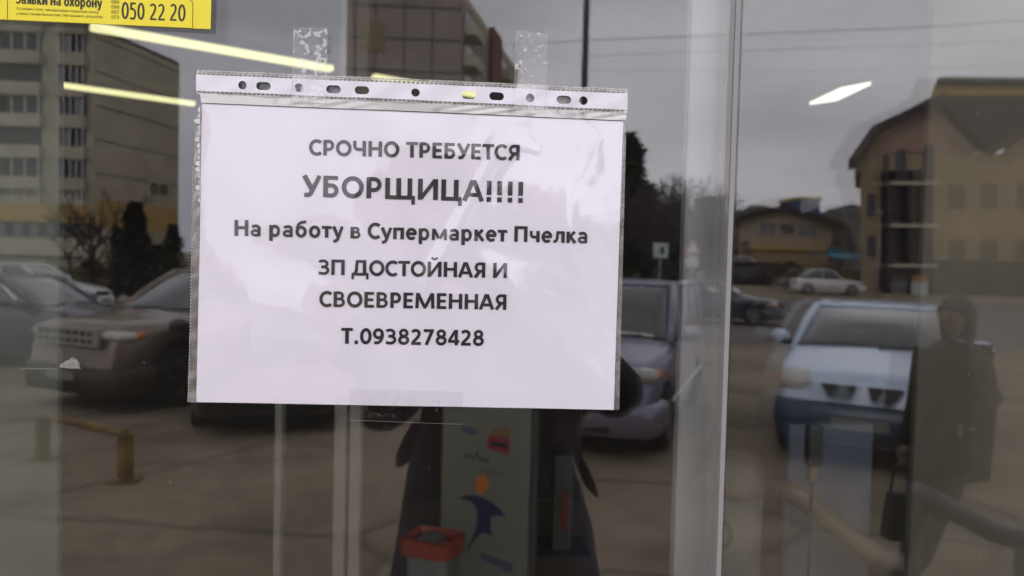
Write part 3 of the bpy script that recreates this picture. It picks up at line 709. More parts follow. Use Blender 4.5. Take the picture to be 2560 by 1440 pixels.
# ---- left panel block
Y1 = 62; zt = Z(72, 233, Y1); z0g = street(Y1)
fa = Face(X(-420, Y1), Y1, X(233, Y1), Y1); fb = Face(X(233, Y1), Y1, X(443, 73), 73)
ab = empty('apartment_block', fa.p(0, 0), label='seven storey beige panel apartment block with balconies, reflected at the left', cat='apartment block')
O = ab.location
P = [fa.p(0, z0g), fa.p(fa.L, z0g), fb.p(fb.L, z0g), R3((X(-420, Y1)+6, 78, z0g))]
MB().prism([p-O for p in P], (0, 0, zt-z0g)).build('wall', m_wallA, ab)
zt2 = zt
MB().prism([p-O+Vector((0, 0, zt-z0g)) for p in P], (0, 0, .35)).build('roof_edge', m_joint, ab)
fb.slab('end_wall', .02, fb.L, z0g, zt-.02, .004, .05, m_wallB, ab, O)
for k in range(8):
    zz = zt-2.72*k-.6
    if zz > z0g+5: fb.slab('panel_joint', .1, fb.L-.1, zz-.05, zz+.05, .055, .07, m_joint, ab, O)
fb.slab('ochre_band', .05, fb.L, Z(572, 300, 65), Z(505, 300, 65), .055, .09, m_ochre, ab, O)
fb.window(fb.L*.62, fb.L*.86, Z(488, 400, 70), Z(458, 400, 70), ab, off=O)
def uA(u, v=400): return X(u, Y1, v)-fa.a.x
cols = [(uA(-400), uA(-250)), (uA(-200), uA(-80)), (uA(-62), uA(104)), (uA(151), uA(214))]
rng = random.Random(11)
for k in range(7):
    v0 = 7+78*k
    zw1 = Z(v0+1, 100, Y1); zw0 = Z(v0+46, 100, Y1); zp0 = Z(v0+77, 100, Y1)
    for ci, (c0, c1) in enumerate(cols):
        if k < 6:
            lg = fa.slab('loggia', c0, c1, zw0, zw1, .01, .05, m_win, ab, O)
            fa.slab('parapet', c0-.1, c1+.1, zp0, zw0, .0, .55+.1*rng.random(), m_par if rng.random() > .3 else m_wallA, ab, O)
            fa.slab('slab_edge', c0-.1, c1+.1, zw1, zw1+.12, .0, .6, m_wallA, ab, O)
        else: fa.slab('parapet', c0-.1, c1+.1, zp0+.3, zw0+.8, 0, .5, m_par, ab, O)
        n = 5 if ci != 3 else 4
        if k == 5 or (k == 0) or rng.random() < .45:
            for j in range(n+1):
                t = c0+(c1-c0)*j/n; fa.slab('glazing_bar', t-.04, t+.04, zw0, zw1, .45, .53, m_wframe, ab, O)
            if rng.random() < .7:
                j = rng.randrange(n); fa.slab('curtain', c0+(c1-c0)*j/n+.05, c0+(c1-c0)*(j+1)/n-.05, zw0, zw1-.1, .40, .43, m_winL, ab, O)
zo1, zo0 = Z(512, 100, Y1), Z(556, 100, Y1)
fa.slab('ochre_band', .05, fa.L-.05, zo0, zo1, .6, .66, m_ochre, ab, O)
fa.slab('shop_recess', .05, fa.L-.05, Z(592, 100, Y1), zo0, .3, .36, m_win, ab, O)
for j in range(16):
    t = fa.L*j/16; fa.slab('shop_pane', t+.3, t+.3+fa.L/16*.5, Z(590, 100, Y1), zo0-.1, .37, .4, m_winL, ab, O)
fa.slab('plinth_wall', .05, fa.L-.05, Z(638, 100, Y1), Z(594, 100, Y1), .4, .5, m_par, ab, O)

# ---- centre tower
Y2 = 65
fc = Face(X(857, Y2), Y2, X(1140, Y2), Y2); fd = Face(X(1140, Y2), Y2, X(1283, 91), 91)
tb = empty('apartment_tower', fc.p(0, 0), label='nine storey brown tower block rising behind the top of the notice', cat='apartment block'); O = tb.location
zt = Z(-4, 1140, Y2); P = [fc.p(0, .6), fc.p(fc.L, .6), fd.p(fd.L, .6), R3((X(857, Y2)+3, 92, .6))]
MB().prism([p-O for p in P], (0, 0, zt-.6)).build('wall', m_pink, tb)
MB().prism([(p-O)*1+Vector((0, 0, zt-.6)) for p in P], (0, 0, .7)).build('roof_edge', m_wallB, tb)
for k in range(8):
    zz = zt-.9-2.75*k
    fc.slab('panel_joint', 0, fc.L, zz-.10, zz+.10, .005, .03, m_joint, tb, O)
for k in range(1, 4): fc.slab('panel_joint', fc.L*k/4-.05, fc.L*k/4+.05, .8, zt, .035, .05, m_joint, tb, O)
fc.slab('ochre_patch', fc.L*.14, fc.L*.32, Z(126, 920, Y2), Z(56, 920, Y2), .06, .09, principled('dull_ochre', (.26, .215, .12), .95), tb, O)
fd.slab('brick_bay', fd.L*.40, fd.L*.56, .6, zt+.9, .02, .5, m_brick, tb, O)
fd.slab('stair_head', fd.L*.62, fd.L*.70, zt, zt+1.6, -2, -.5, m_brick, tb, O)
for k in range(9):
    zz = zt-2.75*(k+1)
    for a0, a1 in ((.04, .15), (.21, .33), (.62, .72), (.80, .92)):
        w = fd.slab('window', fd.L*a0, fd.L*a1, zz+.9, zz+2.2, .01, .06, m_win, tb, O)
        if a0 in (.04, .62):
            fd.slab('balcony', fd.L*a0-.2, fd.L*a1+.2, zz-.05, zz+.95, 0, 1.1, m_wallA if k % 3 else m_par, tb, O)

# ---- two storey gabled house and its fence
Y3 = 66; hg = street(Y3)
fh = Face(X(1846, Y3), Y3, X(2076, Y3), Y3)
hs_ = empty('gabled_house', fh.p(0, 0), label='beige two storey house with a low dark gable roof behind the dark fence', cat='house'); O = hs_.location
ze = Z(556, 1960, Y3); zk = Z(523, 1955, Y3)
G5 = [fh.p(0, hg), fh.p(fh.L, hg), fh.p(fh.L, ze), fh.p(fh.L*.46, zk), fh.p(0, ze)]
dh = (fh.a-Vector((0, DCAM, 0))).normalized(); dh = dh/abs(dh.y)
MB().prism([p-O for p in G5], dh*12).build('wall', m_house, hs_)
for s0, s1, za, zb in ((-1.6, fh.L*.46, ze-.35, zk), (fh.L*.46, fh.L+1.0, zk, ze-.4)):
    a, b = fh.p(s0, za, .7), fh.p(s1, zb, .7)
    MB().prism([a-O, b-O, b-O+Vector((0, 0, .42)), a-O+Vector((0, 0, .42))], dh*13.4).build('roof_slope', m_rust, hs_)
fh.slab('chimney', fh.L*.62, fh.L*.70, zk-.3, zk+.9, -4, -3.3, m_brick, hs_, O)
for a, b in ((1893, 1937), (1990, 2040)): fh.window(X(a, Y3)-fh.a.x, X(b, Y3)-fh.a.x, Z(590, 1960, Y3), Z(556, 1960, Y3), hs_, off=O, mat=m_winL)
fh.slab('air_conditioner', X(1950, Y3)-fh.a.x, X(1978, Y3)-fh.a.x, Z(575, 1960, Y3), Z(560, 1960, Y3), .02, .35, m_joint, hs_, O)
fh.slab('lower_wall', fh.L*.12, fh.L, hg, Z(626, 1960, Y3), .02, .4, m_yelw, hs_, O)
fh.slab('orange_band', fh.L*.10, fh.L+.2, Z(626, 1960, Y3), Z(618, 1960, Y3), .02, .6, m_ochre, hs_, O)
fh.window(fh.L*.32, fh.L*.42, Z(650, 1960, Y3), Z(637, 1960, Y3), hs_, off=O)
Y4 = 58
ff = Face(X(1800, Y4), Y4, X(1995, Y4), Y4)
fe = empty('dark_fence', ff.p(0, 0), label='dark plank fence in front of the gabled house', cat='fence'); O = fe.location
zf1, zf0 = Z(656, 1900, Y4), street(Y4)-.05
pl_ = None; NP = 30
for k in range(NP):
    t = ff.L*k/NP
    if pl_ is None:
        m = MB(); m.prism([Vector((0, 0, 0)), ff.e*(ff.L/NP-.04), ff.e*(ff.L/NP-.04)+Vector((0, 0, zf1-zf0)), Vector((0, 0, zf1-zf0))], ff.n*.03); pl_ = m.build('plank', m_fence, fe); pl_.location = (0, 0, zf0); first = pl_
    else:
        c = pl_.copy(); COL.objects.link(c); c.parent = fe; c.location = ff.e*t+Vector((0, 0, zf0+.05*rng.random()))
for k in (.3, 1.5): ff.slab('rail', 0, ff.L, zf0+k, zf0+k+.1, -.08, -.01, m_fence, fe, O)
fg = Face(X(2060, 60), 60, X(2290, 60), 60)
fe2 = empty('low_wall', fg.p(0, 0), label='grey low wall behind the silver sedan', cat='wall'); O = fe2.location
fg.slab('wall', 0, fg.L, street(60)-.05, Z(676, 2100, 60), -.2, .0, principled('grey_green_wall', (.12, .12, .09), .95, noise=.15), fe2, O)
m_sky = principled('turquoise_awning', (.05, .26, .42), .5)
aw = empty('awning', R3((X(2115, 56), 56, 0)), label='turquoise blue awning right of the gabled house', cat='awning'); O = aw.location
MB().prism([R3((X(2072, 56), 56, Z(634, 2115, 56)))-O, R3((X(2165, 56), 56, Z(638, 2115, 56)))-O, R3((X(2160, 54.5), 54.5, Z(650, 2115, 54.5)))-O, R3((X(2080, 54.5), 54.5, Z(646, 2115, 54.5)))-O], (0, 0, .12)).build('canvas', m_sky, aw)
MB().box((R3((X(2085, 56), 56, 0)).x-O.x, 0, Z(628, 2085, 56)), (.9, .5, .6)).build('blue_box', m_sky, aw)
for u in (2078, 2160): MB().tube([Vector((X(u, 55.2)-O.x, .8, street(55))), Vector((X(u, 55.2)-O.x, .8, Z(645, u, 55.2)))], .04, 6).build('post', m_blackmet, aw)
# far rooftops
def far_block(u0, u1, v0, Y, mat, label, trim=None, tr=.6):
    a, b = X(u0, Y), X(u1, Y); z = Z(v0, u0, Y); o = empty('far_building', R3(((a+b)/2, Y+5, 0)), label=label, cat='building')
    boxo('wall', (0, 0, (z+1)/2), (b-a, 10, z-1), mat, o)
    boxo('parapet', (0, 0, z+tr/2+.1), (b-a+.6, 10.6, tr), trim or m_joint, o)
    for k in range(3): boxo('window', ((b-a)*(.25*(k+1)-.5), 5.02, z-1.2), ((b-a)*.12, .06, 1.0), m_win, o)
far_block(1994, 2044, 500, 150, principled('dull_blue_cladding', (.08, .10, .22), .8), 'blue box building with yellow top on the skyline over the gabled roof', principled('yellow_trim', (.5, .45, .12), .8), .6)
far_block(1768, 1808, 498, 150, principled('dull_green_cladding', (.16, .19, .15), .8), 'small greenish building on the skyline beside the pale door edge')

# ---- big yellow house at the right
Y5 = 50; zg = street(Y5)
fy = Face(X(2150, Y5), Y5, X(2760, Y5), Y5); dy5 = (fy.a-Vector((0, DCAM, 0))).normalized(); dy5 = dy5/abs(dy5.y)
bh_ = empty('yellow_house', fy.p(0, 0), label='big yellow house with mansard gable, plum balconies and arched windows', cat='house'); O = bh_.location
def F(u, v): return fy.p(X(u, Y5, v)-fy.a.x, Z(v, u, Y5))-O
GP = [F(2152, 745), F(2760, 760), F(2760, 330), F(2640, 300), F(2560, 335), F(2500, 385), F(2440, 385), F(2400, 330), F(2343, 266), F(2270, 303), F(2187, 343), F(2136, 425), F(2152, 427)]
MB().prism(GP, dy5*11).build('wall', m_yelw, bh_)
MB().prism([p+fy.n*.02 for p in (F(2190, 380), F(2475, 385), F(2440, 374), F(2396, 330), F(2342, 272), F(2270, 316), F(2212, 350))], fy.n*.06).build('gable_field', m_peach, bh_)
# roof edge boards and roof planes
def board(pts, w, mat, out=1.2, nm='roof_edge'):
    for (a, b) in zip(pts[:-1], pts[1:]):
        A_, B_ = F(*a), F(*b); MB().prism([A_-fy.n*.3, B_-fy.n*.3, B_+Vector((0, 0, w))-fy.n*.3, A_+Vector((0, 0, w))-fy.n*.3], fy.n*out).build(nm, mat, bh_)
board([(2126, 424), (2185, 340), (2270, 300), (2343, 262)], .75, m_rust)
board([(2343, 262), (2400, 322), (2446, 374), (2500, 376), (2560, 328), (2640, 292), (2760, 322)], .34, m_rust)
MB().prism([F(2335, 262)-fy.n*.1, F(2448, 368)-fy.n*.1, F(2502, 370)-fy.n*.1, F(2560, 326)-fy.n*.1, F(2645, 290)-fy.n*.1, F(2760, 318)-fy.n*.1, F(2760, 236)-fy.n*.1, F(2350, 236)-fy.n*.1], dy5*6).build('roof', m_rust, bh_)
MB().prism([F(2352, 238)-fy.n*.4, F(2760, 240)-fy.n*.4, F(2760, 208)-fy.n*.4, F(2352, 205)-fy.n*.4], dy5*5).build('attic_wall', m_ochre, bh_)
MB().prism([F(2338, 208)+fy.n*.1, F(2770, 212)+fy.n*.1, F(2770, 196)+fy.n*.1, F(2345, 192)+fy.n*.1], dy5*6).build('attic_roof', m_rust, bh_)
MB().prism([F(2166, 352)+fy.n*.4, F(2176, 352)+fy.n*.4, F(2182, 340)+fy.n*.4, F(2168, 338)+fy.n*.4], -fy.n*.3).build('finial', m_rust, bh_)
def arch(u0, u1, v1, v0, parent=bh_):
    c = (u0+u1)/2; r = (u1-u0)/2; pts = [(u0, v0), (u1, v0)]+[(c+r*cos(a*pi/8), v1+r-r*sin(a*pi/8)) for a in range(9)]
    MB().prism([F(*p)+fy.n*.09 for p in pts], fy.n*.05).build('arched_window', m_win, parent)
arch(2238, 2262, 374, 432); arch(2306, 2332, 360, 440); arch(2208, 2222, 385, 425)
for u0, u1, v0, v1 in ((2204, 2316, 452, 430), (2200, 2222, 700, 430), (2292, 2312, 700, 452), (2252, 2262, 700, 430)):
    MB().prism([F(u0, v0)+fy.n*.1, F(u1, v0)+fy.n*.1, F(u1, v1)+fy.n*.1, F(u0, v1)+fy.n*.1], fy.n*.8).build('plum_post', m_dpurple, bh_)
for u0, u1, v0, v1 in ((2222, 2252, 548, 468), (2262, 2292, 548, 470), (2222, 2252, 645, 575), (2262, 2292, 645, 575)):
    w = MB().prism([F(u0, v0)+fy.n*.1, F(u1, v0)+fy.n*.1, F(u1, v1)+fy.n*.1, F(u0, v1)+fy.n*.1], fy.n*.3).build('balcony_door', m_dpurple, bh_)
for v in (458, 562, 660):
    MB().prism([F(2206, v+8)+fy.n*.1, F(2318, v+8)+fy.n*.1, F(2318, v)+fy.n*.1, F(2206, v)+fy.n*.1], fy.n*1.2).build('balcony_slab', m_par, bh_)
for u0, u1, v0, v1 in ((2168, 2186, 540, 485), (2168, 2186, 640, 590), (2370, 2410, 520, 460), (2370, 2410, 650, 600), (2450, 2490, 520, 460), (2540, 2580, 520, 460), (2450, 2490, 650, 600), (2540, 2600, 650, 600)):
    MB().prism([F(u0, v0)+fy.n*.05, F(u1, v0)+fy.n*.05, F(u1, v1)+fy.n*.05, F(u0, v1)+fy.n*.05], fy.n*.05).build('window', m_win if u0 < 2300 else m_olwin, bh_)
MB().prism([F(2196, 725)+fy.n*.1, F(2306, 725)+fy.n*.1, F(2306, 668)+fy.n*.1, F(2196, 668)+fy.n*.1], fy.n*1.0).build('dark_base', m_dpurple, bh_)
MB().prism([F(2310, 745)+fy.n*.05, F(2700, 760)+fy.n*.05, F(2700, 655)+fy.n*.05, F(2310, 650)+fy.n*.05], fy.n*1.0).build('ground_storey', principled('dull_green_wall', (.10, .095, .06), .9, noise=.2, scale=.5), bh_)

# ---- wooded hill on the skyline
m = MB(); rng = random.Random(21); top = []
for i in range(60):
    u = 1500+i*18; Y = 190; top.append(Vector(at(u, 520+10*sin(i*.5)+rng.random()*10-(6 if i % 7 == 0 else 0), Y)))
m.add([R3(p) for p in top]+[R3((p.x, 120, 2.0)) for p in top]+[R3((p.x, 260, 2.0)) for p in top], [(i, i+1, 61+i, 60+i) for i in range(59)]+[(i, 120+i, 121+i, i+1) for i in range(59)])
tag(m.build('hill', principled('dark_wood', (.05, .05, .045), .95, noise=.3, scale=.2)), kind='structure')

# ---- trees
m_bark = principled('dark_bark', (.05, .038, .032), .95, noise=.2, scale=3)
m_barkp = principled('purplish_twigs', (.075, .055, .065), .95, noise=.2, scale=3)
m_conif = principled('dark_conifer', (.022, .032, .016), .9, noise=.35, scale=2)
m_conif2 = principled('green_conifer', (.035, .055, .022), .9, noise=.35, scale=2)
m_conif3 = principled('soft_green_evergreen', (.06, .085, .04), .9, noise=.45, scale=1.2)
m_shrub = principled('brownish_shrub', (.10, .07, .035), .9, noise=.35, scale=2)
def bare_tree(u, v0, vtop, Y, label, mat=m_barkp, n=6, spread=.55, seed=1, r0=.14, depth=4):
    r = random.Random(seed); x = X(u, Y); z0 = street(Y); H = Z(vtop, u, Y)-z0
    t = empty('bare_tree', R3((x, Y, z0-.05)), label=label, cat='tree')
    tr = MB(); tr.tube([(0, 0, 0), (.05*H*r.uniform(-1, 1), 0, H*.18), (.04*H*r.uniform(-1, 1), .03, H*.36)], [r0, r0*.8, r0*.6], 8); tr.build('trunk', m_bark, t, smooth=True)
    b = MB()
    def grow(p, d, L, rad, k):
        q = p+d*L*.5+Vector((r.uniform(-.08, .08), r.uniform(-.08, .08), 0))*L; e = q+(d+Vector((r.uniform(-.2, .2), r.uniform(-.2, .2), .12))).normalized()*L*.5
        b.tube([p, q, e], [rad, rad*.85, rad*.62], 4, cap=False)
        if k > 0:
            for i in range(3 if k > 1 else 4):
                dd = (d+Vector((r.uniform(-1, 1), r.uniform(-1, 1), r.uniform(-.25, .7)))*spread*1.3).normalized(); grow(e if i else q, dd, L*r.uniform(.6, .8), rad*.66, k-1)
    top = Vector(tr.v[-1])
    for i in range(n): a = 2*pi*i/n+r.random(); grow(Vector((0, 0, H*(.16+.2*i/n))), Vector((cos(a)*spread*1.2, sin(a)*spread*1.2, .8)).normalized(), H*.27, r0*.45, depth-1)
    b.build('branches', mat, t); return t
def conifer(u, vtop, Y, wpx, label, mat, seed=1, n=1500, shape=1., name='conifer'):
    r = random.Random(seed); x = X(u, Y); z0 = street(Y); H = Z(vtop, u, Y)-z0; R_ = wpx/2*Y/FPX
    t = empty(name, R3((x, Y, z0-.05)), label=label, cat='tree'); MB().tube([(0, 0, 0), (0, 0, H*.8)], [.12, .03], 7).build('trunk', m_bark, t)
    m = MB()
    for i in range(n):
        h = r.random()**.8; prof = (1-h)**.75 if shape == 1 else math.sin(pi*min(1, .18+.82*h))**.6
        lump = .75+.35*sin(h*23+seed)*r.random(); a = r.random()*2*pi; q = R_*prof*lump*r.random()**.72; c = Vector((q*cos(a), q*sin(a), .05*H+.95*H*h))
        s_ = R_*r.uniform(.07, .17); d = Vector((cos(a), sin(a), r.uniform(-.6, .5))).normalized()*s_*1.6; e = Vector((-sin(a), cos(a), r.uniform(-.5, .5)))*s_*.7
        m.add([c-e, c+d*.6-e*.3, c+d, c+d*.5+e], [(0, 1, 2, 3)])
    m.build('crown', mat, t); return t
conifer(335, 505, 30, 150, 'dark pointed conifer standing in front of the ochre band of the block', m_conif, 1, 5000)
conifer(292, 565, 31, 90, 'small dark conifer hugging the pointed one', m_conif, 2, 2400)
conifer(432, 560, 33, 110, 'green conifer half hidden by the left edge of the notice', m_conif2, 3, 3000)
conifer(390, 612, 34, 130, 'low dark bush between the two taller conifers', m_conif, 8, 2600, 2, 'bush')
bare_tree(235, 660, 440, 42, 'bare purplish tree before the left apartment block', m_bark, 6, .7, 4, .16)
bare_tree(175, 660, 500, 45, 'thin bare tree at the foot of the left balconies', m_bark, 5, .6, 9, .10, 3)
conifer(230, 648, 36, 120, 'brown autumn shrub behind the parked cars', m_shrub, 5, 900, 2, 'bush')
conifer(130, 640, 38, 70, 'low dry shrub by the white car', m_shrub, 12, 500, 2, 'bush')
conifer(1552, 340, 44, 310, 'tall dark evergreen beside the right edge of the notice', m_conif3, 6, 5200)
bare_tree(1650, 660, 425, 40, 'spreading bare tree with purplish twigs right of the notice', m_barkp, 10, .8, 14, .20, 6)
bare_tree(1590, 660, 470, 43, 'second bare tree tangled with the evergreen', m_barkp, 9, .85, 17, .18, 6)
conifer(1610, 545, 47, 300, 'dark hedge mass under the bare trees', m_conif, 22, 4200, 2, 'bush')
conifer(1790, 560, 75, 150, 'dark round tree left of the gabled house', m_conif, 23, 1800, 2, 'round_tree')
conifer(1862, 600, 62, 60, 'dark bush at the left corner of the gabled house', m_conif, 25, 700, 2, 'bush')
conifer(2105, 560, 62, 90, 'dark tree between the gabled house and the yellow house', m_shrub, 26, 1500, 2, 'round_tree')
conifer(1975, 655, 55, 120, 'dark bush in front of the fence end', m_shrub, 27, 700, 2, 'bush')

# ---- poles, wires, signs
m_poleg = principled('dark_green_pole', (.02, .032, .032), .6)
m_galv = principled('galvanised_steel', (.30, .31, .31), .5, noise=.1)
pY = 13.0; p0 = at(1463, 150, pY)
pt = empty('utility_pole', R3((p0.x, pY, 0)), label='thick dark vertical pole rising above the right half of the notice', cat='pole')
MB().tube([(0, 0, 0), (0, 0, 4), (0.0, 0, 8.5)], [.075, .062, .052], 12).build('shaft', m_poleg, pt, smooth=True)
MB().tube([(-.5, 0, 7.9), (.5, 0, 7.9)], .03, 6).build('crossarm', m_poleg, pt)
for i, (pts, r, lb_) in enumerate((([(1200, 118), (1465, 100), (1900, 84), (2330, 66), (2700, 40)], .0045, 'upper thin overhead wire crossing the sky to the right of the pole'),
                              ([(1465, 140), (1900, 124), (2330, 112), (2700, 96)], .003, 'lower faint overhead wire crossing the right half of the sky'),
                              ([(1465, 175), (1800, 178), (2300, 172), (2700, 150)], .002, 'faintest lowest overhead wire right of the pole'))):
    m = MB(); P = [R3(at(u, v, pY-.1)) for u, v in pts]; o0 = P[0].copy(); m.tube([p-o0 for p in P], r*1.25, 5); o = m.build('overhead_wire', m_black, None); o.location = o0
    tag(o, lb_, 'wire', 'overhead wires')
def pole_sign(name, u, v, Y, w, h, mat, label, kind='box', back=None, vb=None):
    p = R3(at(u, v, Y)); z0 = street(Y); t = empty(name, (p.x, p.y, z0), label=label, cat='road sign')
    MB().tube([(0, -.06, 0), (0, -.06, p.z-z0)], .035, 8).build('post', m_galv, t)
    if kind == 'box': MB().box((0, 0, p.z-z0), (w, .05, h)).build('plate', mat, t, bevel=.01)
    if back: MB().box((w*.1, .03, p.z-z0), (w*.3, .012, h*.5)).build('symbol', back, t)
    return t, p.z-z0
m_signw = principled('pale_sign_face', (.55, .62, .58), .5)
m_signg = principled('green_symbol', (.05, .12, .06), .5)
pole_sign('crossing_sign', 1652, 626, 30, .62, .62, m_signw, 'pale square pedestrian sign on a post beside the bare trees', back=m_signg)
t, h = pole_sign('warning_sign', 1732, 622, 30, 0, 0, None, 'red edged triangle sign over a round plate seen through the pale door edge', kind='none')
r3 = lambda R_, z: [(R_*cos(a), 0, z+R_*sin(a)) for a in (pi/2, pi/2+2*pi/3, pi/2+4*pi/3)]
m_rsign = principled('red_sign_rim', (.45, .06, .04), .5)
MB().prism(r3(.46, h), (0, .02, 0)).build('red_rim', m_rsign, t); MB().prism([(x, .022, z) for x, _, z in r3(.31, h)], (0, .006, 0)).build('white_field', m_signw, t)
MB().prism([(.30*cos(a*pi/12), 0, h-.55+.30*sin(a*pi/12)) for a in range(24)], (0, .02, 0)).build('round_plate', m_yelw, t)
MB().prism([(.24*cos(a*pi/12), .022, h-.55+.24*sin(a*pi/12)) for a in range(24)], (0, .006, 0)).build('round_field', m_signw, t)
t, h = pole_sign('white_box_sign', 2299, 720, 30, .70, .62, principled('pale_box', (.50, .53, .50), .6), 'pale square box with an orange cap by the yellow house')
MB().box((0, 0, h+.42), (.5, .25, .18)).build('orange_cap', principled('orange_cap_paint', (.5, .2, .03), .5), t)
def lamp_post(u, vtop, Y, arm, label, r=.06):
    p = R3((X(u, Y), Y, street(Y))); h = Z(vtop, u, Y)-street(Y); t = empty('street_lamp', p, label=label, cat='street lamp')
    MB().tube([(0, 0, 0), (0, 0, h)], [r, r*.6], 8).build('post', m_galv, t, smooth=True)
    MB().tube([(0, 0, h), (arm*.4, 0, h+.5), (arm, 0, h+.7)], [r*.5, r*.4, r*.4], 6).build('arm', m_galv, t, smooth=True)
    MB().sphere((arm*1.12, 0, h+.68), .32, 6, (1, .45, .28)).build('lamp_head', m_galv, t, smooth=True)
lamp_post(1766, 490, 55, -.95, 'thin curved street lamp left of the gabled house')
lamp_post(2196, 560, 42, -.1, 'pale straight lamp post in front of the yellow house', .07)

# ---- yellow parking barrier
m_ybar = principled('yellow_barrier_paint', (.22, .13, .02), .6, noise=.45, scale=5)
def barrier(ua, va, ub, vb, hpx, label):
    A_ = atz(ua, va, 0); B_ = atz(ub, vb, 0); a, b = R3(A_), R3(B_); h = .40
    t = empty('parking_barrier', a, label=label, cat='parking barrier')
    d = b-a; w = MB(); w.tube([(0, 0, h), (d.x*.5, d.y*.5, h), (d.x, d.y, h)], .035, 8).build('crossbar', m_ybar, t)
    for q in (Vector((.0, 0, 0)), d): boxo('leg', (q.x, q.y, h/2), (.09, .09, h), m_ybar, t, rz=atan2(d.y, d.x)); boxo('foot_plate', (q.x, q.y, .01), (.22, .18, .02), m_ybar, t)
barrier(105, 1150, 312, 1205, 0, 'low yellow steel parking barrier in front of the beige car')

